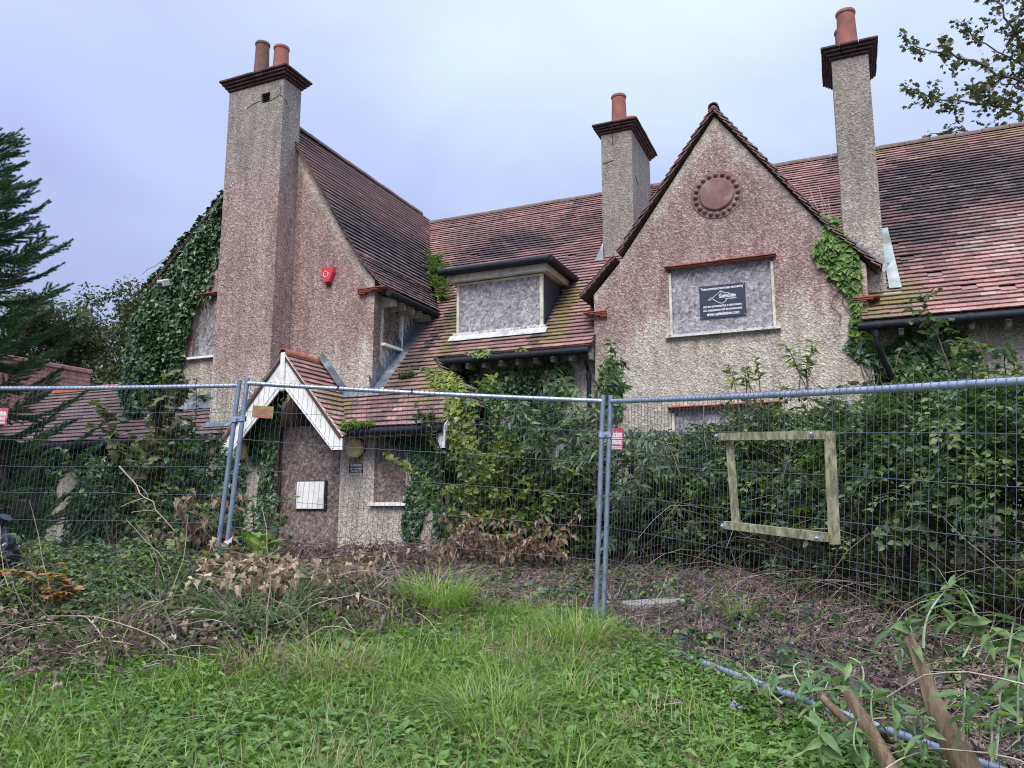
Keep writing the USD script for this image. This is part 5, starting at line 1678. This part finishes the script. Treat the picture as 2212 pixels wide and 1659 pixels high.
# ------------------------------------------------------------------ trees
def clump(n, r, T, size, tone, flat=.7, up=.6):
    p = gau(n, 3)
    p = unit(p) * (rnd(n, 1) ** .5) * r * [1, 1, flat]
    v, f, t = leaves(T, p, unit(p) * .5 + Z_ * up + .5 * gau(n, 3), unit(p) + .6 * gau(n, 3) - .3 * Z_, size * (.6 + .7 * rnd(n)), np.clip(tone[0] + tone[1] * gau(n), 0, 1))
    return MB().add(v, f, tone=t)


def broad_tree(label, x, y, h, rad, seed, lean=0.0, kinds=None, cnt=430):
    rs = np.random.default_rng(seed)
    nd = thing('broadleaf_tree', label, 'tree', gpt(x, y))
    b = gpt(x, y)
    tr = MB()
    top = b + [lean, 0, h * .75]
    c = np.array([line3(b, top, k) + rs.normal(size=3) * .06 * h * .1 for k in np.linspace(0, 1, 9)])
    tr.add(*tube(c, np.linspace(.035 * h * .8, .05, 9), 8))
    blobs = []
    for k in range(30):
        a = rs.random() * 6.283
        i = rs.integers(3, 9)
        el = .2 + .9 * rs.random()
        d = np.array([math.cos(a), math.sin(a), el])
        L = rad * (.55 + .55 * rs.random()) * (1.1 - .35 * (i - 3) / 6)
        c2 = curve(c[i], d, L, 6, .05, .12)
        tr.add(*tube(c2, np.linspace(.05, .012, 6), 5, False))
        blobs += [(c2[-1], rad * .30), (c2[3], rad * .26)]
    P_ = []
    for q in range(cnt):
        p, r = blobs[rs.integers(len(blobs))]
        P_.append(p + unit(rs.normal(size=3)) * r * rs.random() ** .4)
    part(nd, 'trunk', tr, 'bark', True)
    instancer(nd, 'crown', kinds, np.array(P_), rs.random(cnt) * 6.283, .8 + .5 * rs.random(cnt), tilt=rs.normal(size=(cnt, 2)) * .3)
    return nd


TK = [(clump(46, .42, T_QUAD, .15, (m, .22)), 'L_tree') for m in (.25, .45, .7)]
broad_tree('dark broadleaf tree rising beyond the low wing, left of the ivy corner', -14.0, 28.5, 8.9, 2.9, 11, .3, TK, 560)
broad_tree('dark rust-tinged tree half hidden behind the conifer', -18.2, 29.5, 9.4, 2.8, 12, -.2, TK, 520)
broad_tree('lower dark tree far behind at the left edge, behind the conifer', -24.5, 33, 9.5, 3.2, 13, 0, TK, 420)

# conifer at the left edge
co = thing('conifer', 'dark green spruce with layered branches at the left edge of the picture', 'conifer', gpt(-8.62, 12.0))
rs = np.random.default_rng(5)
cb = gpt(-8.62, 12.0)
topz = 7.75
tr = MB()
ax = np.array([[cb[0] + .03 * math.sin(k), cb[1], z] for k, z in enumerate(np.linspace(cb[2] - .1, topz, 10))])
tr.add(*tube(ax, np.linspace(.15, .012, 10), 8))
TW, TD, TL = [], [], []
wood = MB()
z = topz - .12
while z > 1.3:
    f = (topz - z) / (topz - 1.2)
    R = .16 + 2.05 * f ** .72
    nb_ = 5 + int(2 * f)
    a0 = rs.random() * 6.283
    for k in range(nb_):
        a = a0 + k * 6.283 / nb_ + rs.normal() * .2
        L = R * (.72 + .4 * rs.random())
        up = .50 - .55 * f + rs.normal() * .08
        n_ = 10
        q = np.linspace(0, 1, n_)
        rad = L * q
        hz = L * (up * q - .26 * np.sin(q * math.pi) * f + .10 * q ** 3)
        c = np.stack([cb[0] + np.cos(a) * rad, cb[1] + np.sin(a) * rad, z + hz], 1)
        wood.add(*tube(c, np.linspace(.020 * (.4 + f), .004, n_), 4, False))
        m = int(L / .062) + 2
        for j in range(m):
            x = .16 + .84 * j / m
            i = min(int(x * (n_ - 1)), n_ - 2)
            p = c[i] + (c[i + 1] - c[i]) * (x * (n_ - 1) - i)
            d = unit(c[i + 1] - c[i])
            side = np.cross(d, Z_)
            for s_ in (1, -1):
                dd = unit(d * .75 + s_ * side * (.75 + .2 * rs.normal()) + Z_ * rs.normal() * .12)
                ll = (.12 + .30 * L * (1 - x) * .55) * (.7 + .5 * rs.random())
                for w_ in np.arange(0, ll, .13):
                    TW.append(p + dd * w_)
                    TD.append(dd + d * .25 * (w_ > 0))
                    TL.append(1)
        TW.append(c[-2]); TD.append(unit(c[-1] - c[-2])); TL.append(1)
    z -= .26 + .10 * f + .05 * rs.random()
part(co, 'trunk', tr, 'bark', True)
part(co, 'branch', wood, 'bark', kind='stuff')
def needle_twig(tone, seed):
    r = np.random.default_rng(seed)
    n = 84
    x = r.random(n) * .15
    a = r.random(n) * 6.283
    rad = np.stack([np.zeros(n), np.cos(a), np.sin(a)], 1)
    D = rad + [1.0, 0, .15]
    P_ = np.stack([x, 0 * x, 0 * x], 1)
    v, f, t = leaves((T_NEEDLE[0] * [2.2, 1, 1], T_NEEDLE[1]), P_, np.cross(rad, [1.0, 0, 0]) + .2 * r.normal(size=(n, 3)), D, .032 + .014 * r.random(n), np.clip(tone + .15 * r.normal(size=n) + 2.0 * (x - .1), 0, 1))
    b = MB().add(v, f, tone=t)
    b.add(*tube([(0, 0, 0), (.15, 0, 0)], .003, 3, False), tone=.1)
    return b
TW, TD = np.array(TW), unit(np.array(TD))
# a twig prototype lies along +x: spin it to its heading, then lean it to its slope
hd = np.arctan2(TD[:, 1], TD[:, 0])
slp = np.arcsin(np.clip(TD[:, 2], -1, 1))
tilt = np.stack([np.sin(hd) * slp, -np.cos(hd) * slp], 1)
instancer(co, 'foliage', [(needle_twig(.25, 1), 'L_needle'), (needle_twig(.45, 2), 'L_needle'), (needle_twig(.6, 3), 'L_needle')], TW, hd, 1.0, tilt=tilt)

# sycamore behind the roof at the right
sy = thing('sycamore_tree', 'sycamore with sparse brownish leaves reaching in above the right end of the roof', 'tree', gpt(14.2, 18.5))
wood, Pl = MB(), []
tb = gpt(14.2, 18.5)
wood.add(*tube([tb - (0, 0, .2), tb + (0, 0, 3), tb + (-.2, -.1, 7), tb + (-.4, 0, 11), tb + (-.3, 0, 15)], [.32, .28, .22, .14, .04], 10))
def limb(pts, r, twigs, tl):
    c = np.array(pts, float)
    q = np.linspace(0, len(c) - 1, 14)
    i = np.minimum(q.astype(int), len(c) - 2)
    cc = c[i] + (c[i + 1] - c[i]) * (q - i)[:, None] + gau(14, 3) * .035
    wood.add(*tube(cc, np.linspace(r, r * .25, 14), 5))
    for k in range(twigs):
        j = RNG.integers(3, 14)
        t_ = curve(cc[j], unit(cc[min(j + 1, 13)] - cc[max(j - 1, 0)]) * .7 + gau(3) * .6, tl * (.5 + .8 * rnd()), 6, .1, .15)
        wood.add(*tube(t_, np.linspace(.010, .004, 6), 4, False))
        for p in t_[2:]:
            Pl.append(p + gau(5, 3) * .075)
    for p in cc[5:]:
        Pl.append(p + gau(3, 3) * .09)
D_ = 17.3
tk = lambda h: tb + (-.3, 0, h)
limb([tk(8.5), at(2240, 190, D_), at(2140, 150, D_), at(2050, 115, D_), at(1985, 100, D_)], .05, 15, .55)
limb([tk(8.0), at(2250, 260, D_), at(2150, 235, D_), at(2060, 215, D_), at(1995, 212, D_)], .045, 16, .55)
limb([tk(9.5), at(2230, 130, D_), at(2190, 60, D_), at(2150, 5, D_), at(2130, -60, D_)], .045, 10, .55)
limb([tk(7.2), at(2260, 320, D_), at(2160, 290, D_), at(2080, 285, D_), at(2010, 292, D_)], .035, 10, .4)
limb([tk(9.0), at(2240, 160, D_), at(2190, 120, D_), at(2110, 90, D_), at(2090, 60, D_)], .035, 9, .5)
limb([tk(8.2), at(2260, 200, D_), at(2200, 190, D_), at(2160, 180, D_), at(2110, 185, D_)], .035, 15, .6)
limb([tk(11), at(2260, 60, D_), at(2215, 10, D_), at(2190, -30, D_)], .04, 10, .6)
limb([tk(9), at(2300, 150, D_), at(2240, 100, D_), at(2215, 60, D_)], .04, 12, .6)
for k in range(40):                                                    # the rest of the crown, outside the picture
    a = 6.283 * rnd()
    e = tb + np.array([1.6 + 2.6 * math.cos(a) * rnd(), 2.6 * math.sin(a), 7 + 8 * rnd()])
    limb([line3(tb, tk(12), .4 + .5 * rnd()), line3(tk(8), e, .5) + gau(3) * .3, e], .04, 7, .7)
Pm = np.vstack(Pl)
v, f, t = leaves(T_SYC, Pm, Z_ + .7 * gau(len(Pm), 3), gau(len(Pm), 3) * .6 + [-.2, 0, -.7], .118 * (.55 + .6 * rnd(len(Pm))), np.clip(.30 + .2 * gau(len(Pm)), 0, 1))
part(sy, 'crown', MB().add(v, f, tone=t), 'L_syc', kind='stuff')
part(sy, 'trunk', wood, 'bark', kind='stuff')

# ------------------------------------------------------------------ bramble thicket at the right
def spray(T, size, n, L, tone, droop, seed, three=True, stem=.0035, arch=1.0):
    """An arching cane with leaves in threes."""
    c = curve((0, 0, 0), (1, 0, .9 * arch), L, 8, droop, .10)
    b = MB()
    P_, D_l, S_l = [], [], []
    for k in range(n):
        x = .12 + .88 * k / n
        i = min(int(x * 7), 6)
        p = c[i] + (c[i + 1] - c[i]) * (x * 7 - i)
        d = unit(c[i + 1] - c[i])
        sd = unit(np.cross(d, Z_)) * (1 if k % 2 else -1)
        st_ = p + sd * .04 + Z_ * .012
        main = unit(sd + d * .5 + .3 * gau(3))
        oth = unit(np.cross(main, Z_))
        for dd, sc in (((main), 1.0), ((main * .25 + oth), .8), ((main * .25 - oth), .8)) if three else ((main, 1.),):
            P_.append(st_); D_l.append(dd); S_l.append(size * sc * (.7 + .5 * rnd()))
    P_, D_l = np.array(P_), np.array(D_l)
    v, f, t = leaves(T, P_, Z_ + .35 * gau(len(P_), 3), D_l, np.array(S_l), np.clip(tone[0] + tone[1] * gau(len(P_)), 0, 1))
    b.add(v, f, tone=t)
    b.add(*tube(c, stem, 4, False), tone=.05)
    return b


BR = [(spray(T_OVATE2, .062, 12, .55, (m, .2), .5, k), 'L_bram') for k, m in enumerate((.25, .4, .5, .62))] + [(spray(T_OVATE2, .06, 10, .5, (.3, .2), .6, 9), 'L_lime')]
th = thing('bramble_thicket', 'tall dark bramble thicket filling the right side between the fence and the house', 'brambles', gpt(4, 8))
foot = Polygon([(1.55, 11.2), (2.35, 10.3), (3.05, 8.8), (3.45, 7.2), (3.75, 6.0), (4.7, 5.0), (7.5, 4.6), (10.5, 6.3), (8.6, 8.4), (5.6, 10.0), (2.6, 11.4)])
front = LineString([(1.55, 11.2), (2.35, 10.3), (3.05, 8.8), (3.45, 7.2), (3.75, 6.0), (4.7, 5.0), (7.5, 4.6)])
def ztop(p):
    return np.interp(p[:, 0], [1.4, 2.3, 3.0, 3.8, 6, 9], [1.85, 2.35, 2.75, 2.72, 2.55, 2.4]) + .38 * (meshkit.fbm(np.stack([p[:, 0] * 1.3, p[:, 1] * 1.3, 0 * p[:, 0]], 1), 3, 4) - .5)
pts = in_poly(foot, 9000)
dfr = shapely.distance(front, shapely.points(pts))
zt = ztop(pts)
zg = gz(pts[:, 0], pts[:, 1])
# rounded shoulder: the front leans back towards the top
hmax = zg + (zt - zg) * np.clip(.62 + dfr * .75, 0, 1)
zz_ = zg + .10 + (hmax - zg - .1) * rnd(len(pts)) ** .75
keep = ((dfr < .75) | (hmax - zz_ < .45)) & (rnd(len(pts)) < np.where(zz_ < zg + .75, .42, 1.0))
p3 = np.stack([pts[:, 0], pts[:, 1], zz_], 1)[keep][:3400]
n = len(p3)
heading = np.where(rnd(n) < .6, math.pi + .55 + gau(n) * .9, rnd(n) * 6.283)
pk = np.where(rnd(n) < .9, RNG.integers(0, 4, n), 4)
instancer(th, 'foliage', BR, p3, heading, .8 + .5 * rnd(n), tilt=gau(n, 2) * .35, pick=pk)
b, b2 = MB(), MB()
for k in range(420):
    q = front.interpolate(front.length * rnd())
    o = rnd() * 1.1
    p = gpt(q.x + o * .8, q.y + o * .5)
    L = .9 + 1.6 * rnd()
    c = curve(p, (RNG.normal() * .8 - .15, RNG.normal() * .6 - .15, .55 + .6 * rnd()), L, 9, .75 * rnd(), .10)
    (b2 if rnd() < .3 else b).add(*tube(c, np.linspace(.0055, .0025, 9), 4, False))
part(th, 'cane', b, 'twig', kind='stuff')
part(th, 'dry_cane', b2, 'twig_pale', kind='stuff')
# long arching shoots that stand above the thicket
b, Pl, Dl = MB(), [], []
for px, py, y, ln in ((1700, 870, 8.8, .9), (1640, 860, 9.3, .7), (1900, 800, 7.8, .8), (2020, 780, 7.2, .9), (2140, 770, 6.8, .8), (1560, 900, 9.6, .6), (1760, 820, 8.6, .7), (1980, 790, 7.4, .6), (2090, 790, 7.0, .6), (1850, 810, 8.0, .5)):
    c = curve(at(px, py + 70, y), (-.55 + RNG.normal() * .5, -.1, 1.3), ln, 9, .85, .08)
    b.add(*tube(c, np.linspace(.006, .003, 9), 5))
    for i in range(2, 9):
        for s_ in range(3):
            Pl.append(c[i]); Dl.append(gau(3) * .8 + (0, 0, .1))
v, f, t = leaves(T_OVATE2, np.array(Pl), Z_ + .5 * gau(len(Pl), 3), np.array(Dl), .075 * (.6 + .6 * rnd(len(Pl))), np.clip(.5 + .25 * gau(len(Pl)), 0, 1))
part(th, 'shoot_leaves', MB().add(v, f, tone=t), 'L_bram', kind='stuff')
part(th, 'shoot', b, 'twig', kind='stuff')
shrub('willowherb', 'bright light green upright shoots above the thicket in front of the right gable', 'weed', [at(1745, 860, 9.2), at(1630, 880, 9.4), at(1760, 850, 9.1), at(1600, 890, 9.5)], .62, T_LANCE, .13, 'L_lime', stems=8, spread=.15, subs=0, lpm=34, tone=(.35, .2), hang=-.1)
# tall thin stem in front of the right roof
shrub('sapling', 'thin dark sapling with tiered leaves standing in front of the right-hand gutter', 'sapling', [at(2055, 800, 7.6)], 1.05, T_OVATE2, .075, 'L_bram', stems=1, spread=.02, subs=9, sublen=.26, lpm=24, tone=(.5, .2), droop=.3, r0=.008)

# ------------------------------------------------------------------ ground plants
def inside(x, y):
    return np.where(x < .87, y > 7.3 + .06 * (.8 - x) * .5, y > 7.0 - (x - .87) * 2.36)


def blades(n, r, L, w, lean, tone, seed, segs=4):
    rs = np.random.default_rng(seed)
    a = rs.random(n) * 6.283
    rad = r * np.sqrt(rs.random(n))
    b0 = np.stack([np.cos(a) * rad, np.sin(a) * rad, np.zeros(n) - .01], 1)
    h = a + rs.normal(size=n) * .9
    out = np.stack([np.cos(h), np.sin(h), 0 * h], 1)
    ln = L * (.45 + .75 * rs.random(n))
    ln_ = ln[:, None]
    le = (lean * (.3 + rs.random(n)))[:, None]
    rows = []
    sd = np.stack([-np.sin(h), np.cos(h), 0 * h], 1)
    for k in range(segs + 1):
        q = k / segs
        c = b0 + out * ln_ * le * q ** 1.8 + Z_ * ln_ * (q - .55 * le * q ** 2.6)
        wd = w * (1 - q ** 1.6) * (.7 + .6 * rs.random(n)[:, None] * 0 + .3)
        rows += [c - sd * wd / 2, c + sd * wd / 2] if k < segs else [c]
    v = np.stack(rows, 1)
    f = []
    for k in range(segs - 1):
        f += [(2 * k, 2 * k + 1, 2 * k + 3), (2 * k, 2 * k + 3, 2 * k + 2)]
    f.append((2 * segs - 2, 2 * segs - 1, 2 * segs))
    m = v.shape[1]
    ff = (np.array(f)[None] + (np.arange(n) * m)[:, None, None]).reshape(-1, 3)
    t = np.clip(tone[0] + tone[1] * rs.normal(size=n), 0, 1)
    return MB().add(v.reshape(-1, 3), ff, tone=np.repeat(t, m))


def scatter(n, x0, x1, y0, y1, fn):
    x, y = x0 + rnd(n) * (x1 - x0), y0 + rnd(n) * (y1 - y0)
    k = rnd(n) < fn(x, y)
    return x[k], y[k]


def nz2(x, y, sc, seed):
    return meshkit.fbm(np.stack([x * sc, y * sc, 0 * x], 1), 3, seed)


sm = lambda v, a, b: np.clip((v - a) / (b - a), 0, 1) ** 2 * (3 - 2 * np.clip((v - a) / (b - a), 0, 1))

# how much of each kind of growth stands where
def w_bramble(x, y):
    return sm(-x, .3, 1.4) * sm(y, 4.55 + .42 * np.clip(x + 3.2, -1, 3), 5.7 + .40 * np.clip(x + 3.2, -1, 3)) * (~inside(x, y))


def w_grass(x, y):
    b = .95 * sm(x, -4.5, -1.5) * (1 - sm(x, .45, 1.3)) * (1 - .8 * w_bramble(x, y))
    b = b + .35 * (x <= -1.5) * (y < 5.2)
    b = b * np.clip(.25 + 1.5 * (nz2(x, y, 1.7, 8) - .2), .12, 1)
    return np.where(inside(x, y), .0, np.clip(b, 0, 1) + .06)


def w_weed(x, y):
    b = .95 * sm(x, .0, .9) * (1 - .35 * sm(x, 1.9, 2.6)) + .70 * sm(5.3 - y, 0, .9) * sm(-x, -.6, .5) + .34
    b = b * (1 - .8 * w_bramble(x, y))
    return np.where(inside(x, y), .0, np.clip(b * np.clip(.4 + 1.2 * (nz2(x, y, 2.3, 3) - .2), .2, 1), 0, 1))


gr = thing('grass', 'long green grass over the foreground', 'grass', gpt(0, 5), kind='stuff')
GP = [(blades(26, .055, .18, .0068, .8, (m, .24), k), 'L_grass') for k, m in enumerate((.35, .5, .65, .45))] + [(blades(20, .06, .29, .0078, 1.0, (.6, .22), 11), 'L_grass'), (blades(16, .07, .24, .0042, 1.0, (.6, .3), 12), 'L_straw')]
x, y = scatter(26000, -5.4, 4.2, 2.6, 7.6, w_grass)
x, y = x[:7000], y[:7000]
pk = np.where(rnd(len(x)) < .93 - .3 * sm(nz2(x, y, 1.2, 17), .5, .62), RNG.integers(0, 5, len(x)), 5)
instancer(gr, 'blades', GP, gpt(x, y), rnd(len(x)) * 6.283, .65 + .7 * rnd(len(x)), tilt=gau(len(x), 2) * .12, pick=pk)


def rosette(n, size, hgt, tone, five, T, seed):
    rs = np.random.default_rng(seed)
    P_, D_l, S_l = [], [], []
    for k in range(n):
        a = rs.random() * 6.283
        r = .09 * math.sqrt(rs.random())
        p = np.array([math.cos(a) * r, math.sin(a) * r, hgt * (.25 + .75 * rs.random())])
        if five:
            o = rs.random() * 6.283
            for q in range(five):
                P_.append(p); D_l.append((math.cos(o + q * 6.283 / five), math.sin(o + q * 6.283 / five), .12)); S_l.append(size * (.75 + .4 * rs.random()))
        else:
            P_.append(p); D_l.append((math.cos(a), math.sin(a), .5)); S_l.append(size * (.6 + .8 * rs.random()))
    P_, D_l = np.array(P_), np.array(D_l)
    m = len(P_)
    v, f, t = leaves(T, P_, Z_ + .35 * rs.normal(size=(m, 3)), D_l, np.array(S_l), np.clip(tone[0] + tone[1] * rs.normal(size=m), 0, 1))
    return MB().add(v, f, tone=t)


wd = thing('ground_cover', 'low leafy weeds and cinquefoil between the grass of the foreground', 'ground cover', gpt(1, 4.5), kind='stuff')
WP = [(rosette(15, .024, .09, (m, .2), 5, T_OVATE, k), 'L_clover') for k, m in enumerate((.3, .45, .6))] + [(rosette(15, .040, .10, (.55, .22), 0, T_OVATE, 7), 'L_clover'), (rosette(13, .062, .13, (.5, .22), 0, T_LANCE, 8), 'L_clover')]
x, y = scatter(22000, -5.2, 4.6, 2.6, 7.4, w_weed)
x, y = x[:7800], y[:7800]
leafy = (x < .2) | (rnd(len(x)) < .15)
pk = np.where(leafy, RNG.integers(3, 5, len(x)), RNG.integers(0, 3, len(x)))
instancer(wd, 'leaves', WP, gpt(x, y), rnd(len(x)) * 6.283, .8 + .7 * rnd(len(x)), tilt=gau(len(x), 2) * .15, pick=pk)

# brambles low over the left part
bl_ = thing('low_brambles', 'low tangled brambles over the left of the foreground up to the fence', 'brambles', gpt(-3, 6.3), kind='stuff')
LB = [(spray(T_OVATE2, .052, 9, .46, (m, .24), .75, 20 + k, arch=.6), 'L_bram') for k, m in enumerate((.35, .55, .70))] + [(spray(T_OVATE2, .048, 8, .42, (.35, .25), .7, 25, arch=.6), 'L_lime')]
x, y = scatter(11000, -6.4, .3, 3.9, 7.6, w_bramble)
x, y = x[:2600], y[:2600]
hgt = rnd(len(x)) ** 1.3 * (.10 + .34 * sm(y, 5.4, 7.0) * sm(-x, 1.0, 3.2))
instancer(bl_, 'leaves', LB, gpt(x, y, hgt), rnd(len(x)) * 6.283, .75 + .5 * rnd(len(x)), tilt=gau(len(x), 2) * .22)
b, b2 = MB(), MB()
for k in range(620):
    xx, yy = -5.8 + 5.6 * rnd(), 5.2 + 2.2 * rnd()
    if w_bramble(np.array([xx]), np.array([yy]))[0] < .3:
        continue
    p = gpt(xx, yy, .03)
    c = curve(p, (RNG.normal(), RNG.normal() * .6, .28 + .5 * rnd()), .4 + .65 * rnd(), 8, .45 * rnd(), .14)
    (b if rnd() < .55 else b2).add(*tube(c, np.linspace(.0052, .002, 8), 4, False))
part(bl_, 'cane', b, 'twig', kind='stuff')
part(bl_, 'dry_cane', b2, 'twig_pale', kind='stuff')

# dead leaves and twigs on the ground behind the fence and under the brambles
def litter(n, r, T, size, tone, seed):
    rs = np.random.default_rng(seed)
    p = np.stack([rs.normal(size=n) * r, rs.normal(size=n) * r, .01 + .05 * rs.random(n)], 1)
    v, f, t = leaves(T, p, Z_ + .55 * rs.normal(size=(n, 3)), rs.normal(size=(n, 3)), size * (.5 + .8 * rs.random(n)), np.clip(tone[0] + tone[1] * rs.normal(size=n), 0, 1))
    b = MB().add(v, f, tone=t)
    for k in range(9):
        c = np.cumsum(np.vstack([rs.normal(size=3) * [r, r, .012] + [0, 0, .035], np.tile(unit(rs.normal(size=3) * [1, 1, .22]) * .05, (5, 1)) + rs.normal(size=(5, 3)) * .010]), 0)
        b.add(*tube(c, .0028, 3, False), tone=.25 + .6 * rs.random())
    return b


lt = thing('leaf_litter', 'brown dead leaves and twigs covering the ground behind the fence', 'leaf litter', gpt(1, 8.5), kind='stuff')
LP = [(litter(44, .17, T_DEAD, .052, (m, .22), k), 'L_litter') for k, m in enumerate((.3, .45, .6))]
x, y = scatter(12000, -5.5, 5.5, 3.0, 11.6, lambda x, y: np.where(inside(x, y), .95, .14 + .34 * w_bramble(x, y)))
x, y = x[:4000], y[:4000]
instancer(lt, 'dead_leaves', LP, gpt(x, y, .16 * rnd(len(x)) * w_bramble(x, y)), rnd(len(x)) * 6.283, .8 + .6 * rnd(len(x)))
# twiggy dead stalks and scattered live weeds behind the fence
dw = thing('dry_weeds', 'dry twiggy stalks and sparse ivy leaves in the cleared strip behind the fence', 'weeds', gpt(1.5, 8), kind='stuff')
b, b2 = MB(), MB()
for k in range(900):
    xx, yy = -4.5 + 8.6 * rnd(), 5.0 + 5.6 * rnd()
    if not inside(np.array(xx), np.array(yy)):
        continue
    p = gpt(xx, yy, .01)
    c = curve(p, (RNG.normal() * .8, RNG.normal() * .8, .18 + .75 * rnd() ** 2), .16 + .38 * rnd(), 6, .35 * rnd(), .16)
    (b if rnd() < .62 else b2).add(*tube(c, np.linspace(.0042, .0016, 6), 3, False))
part(dw, 'stalk', b, 'twig', kind='stuff')
part(dw, 'dry_stalk', b2, 'twig_pale', kind='stuff')
DWP = [(rosette(8, .055, .07, (.35, .25), 0, T_IVY, 31), 'L_bram'), (rosette(9, .045, .10, (.45, .25), 3, T_OVATE2, 32), 'L_bram'), (rosette(7, .05, .12, (.35, .2), 0, T_OVATE2, 33), 'L_lime'), (blades(12, .05, .2, .004, .8, (.5, .2), 34), 'L_grass')]
x, y = scatter(6000, -5, 5, 3, 11.2, lambda x, y: inside(x, y) * np.clip(1.9 * (nz2(x, y, 1.1, 6) - .30) + .10 * sm(y, 8.5, 10), 0, 1))
x, y = x[:1500], y[:1500]
instancer(dw, 'leaves', DWP, gpt(x, y), rnd(len(x)) * 6.283, .8 + .8 * rnd(len(x)), tilt=gau(len(x), 2) * .2, pick=np.array([0, 0, 1, 1, 1, 2, 3])[RNG.integers(0, 7, len(x))])
# mounds of reddish dead twigs against the house
dm_ = thing('brush_heap', 'low heap of dark reddish dead brush in front of the doorway', 'brush heap', gpt(-3.4, 9.4))
b = MB()
for k in range(620):
    px = 590 + 330 * rnd()
    yy = 8.6 + 2.2 * rnd()
    p = gat(px, yy)
    p[2] += .02 + .30 * rnd() ** 1.5
    b.add(*tube(curve(p, (RNG.normal(), RNG.normal(), .2 * RNG.normal() + .22), .14 + .30 * rnd(), 5, .3, .2), .0038, 3, False))
M['brush'] = plain('dark_red_brush', (.105, .055, .052), .9, 0, .6, 20, .1)
part(dm_, 'twig', b, 'brush', kind='stuff')
n = 900
x = np.array([gat(590 + 330 * rnd(), 8.6 + 2.2 * rnd()) for _ in range(n)])
x[:, 2] += .03 + .28 * rnd(n) ** 1.4
v, f, t = leaves(T_DEAD, x, gau(n, 3) + Z_, gau(n, 3), .055 * (.5 + .8 * rnd(n)), np.clip(.33 + .22 * gau(n), 0, 1))
part(dm_, 'dead_leaf', MB().add(v, f, tone=t), 'L_litter', kind='stuff')


# ------------------------------------------------------------------ tussocks and single plants in the grass
def tussock(label, px, py, y, mats, n=260, r=.15, L=.5, w=.006, lean=.9, name='grass_tussock', group=None):
    p = at(px, py, y)
    c = gpt(p[0], y)
    nd = thing(name, label, 'grass tuft', c, group=group)
    for k, (m, tone, frac) in enumerate(mats):
        b = blades(int(n * frac), r, L, w, lean, tone, int(px) + k, 6)
        v, f, at_ = b.arrays()
        part(nd, 'blade' if m != 'L_straw' else 'dry_blade', (v + c, f), m, kind='stuff', **at_)


tussock('bright green grass tussock standing tallest in the middle of the foreground', 945, 1330, 6.9, [('L_grass', (.78, .16), 1), ('L_straw', (.5, .2), .10)], 520, .25, .64, .0098, 1.05)
tussock('green grass tussock at the foot of the right fence posts', 1235, 1400, 6.2, [('L_grass', (.72, .2), 1), ('L_straw', (.5, .2), .2)], 380, .24, .50, .009, 1.0)
tussock('broad bluish grass tussock in front of the fallen dead branch', 560, 1340, 6.2, [('L_blue', (.62, .22), 1)], 330, .32, .56, .012, 1.1)
tussock('bluish long-bladed grass tussock at the left, among the brambles', 330, 1330, 6.3, [('L_blue', (.5, .22), 1), ('L_straw', (.6, .2), .3)], 280, .30, .52, .011, 1.1)
tussock('dead straw tussock in the middle left of the grass', 720, 1460, 5.2, [('L_straw', (.65, .2), 1), ('L_grass', (.5, .2), .35)], 300, .22, .42, .0062, 1.15)
tussock('dry straw tussock beside a thorny stem at the left', 560, 1440, 5.3, [('L_straw', (.6, .2), 1)], 200, .15, .40, .006, 1.1)
tussock('dry straw tussock at the far left of the grass', 225, 1420, 5.5, [('L_straw', (.65, .2), 1), ('L_grass', (.4, .2), .4)], 220, .18, .42, .006, 1.1)
tussock('arching bright grass tussock at the bottom centre of the picture', 1060, 1600, 4.45, [('L_grass', (.75, .18), 1), ('L_blue', (.7, .2), .3)], 360, .22, .44, .0085, 1.15)
tussock('small arching bluish grass tuft among the low leaves in the right half', 1250, 1480, 5.2, [('L_blue', (.75, .15), 1)], 60, .08, .30, .007, 1.2)
tussock('pale grass clump behind the right fence panel under the timber frame', 1590, 1270, 7.0, [('L_grass', (.45, .2), 1), ('L_straw', (.5, .2), .3)], 130, .14, .42, .006, .8)
tussock('dry grass clump in front of the small boarded window by the porch', 810, 1130, 9.6, [('L_straw', (.5, .2), .5), ('L_grass', (.35, .2), .6)], 150, .28, .42, .006, .7)
tm_ = thing('thorny_stem', 'bare brown thorny stem standing in the grass left of centre', 'stem', at(620, 1540, 4.9))
part(tm_, 'stem', MB().add(*tube([at(640, 1585, 4.7), at(622, 1530, 4.75), at(615, 1470, 4.8), at(610, 1410, 4.85), at(596, 1385, 4.9)], [.007, .0065, .006, .005, .004], 6)), 'bark')
b = MB()
for k in range(16):
    p = line3(at(622, 1530, 4.75), at(610, 1410, 4.85), rnd()) + gau(3) * .002
    b.add(*tube([p, p + unit(gau(3)) * .016], [.003, .0006], 4))
part(tm_, 'thorn', b, 'bark', kind='stuff')
# pale bare twigs hanging before the left fence panel
for px0, py0, px1, py1, lb in ((10, 850, 180, 1005, 'long pale bare twig slanting across the left fence panel'), (255, 1010, 370, 1145, 'bare pale twig leaning on the fence left of the sapling'), (600, 955, 655, 1110, None)):
    if lb is None or px0 == 10:
        continue
    nd = thing('bare_twig', lb, 'twig', at(px0, py0, 7.6))
    q = np.linspace(0, 1, 9)[:, None]
    c = at(px0, py0, 7.6) * (1 - q) + at(px1, py1, 7.5) * q + gau(9, 3) * [.03, .01, .03]
    b = MB().add(*tube(c, np.linspace(.008, .004, 9), 5))
    for k in (2, 4, 6):
        b.add(*tube(curve(c[k], gau(3) * [1, .2, 1], .22, 5, .1, .2), .003, 4))
    part(nd, 'wood', b, 'twig_pale', kind='stuff')
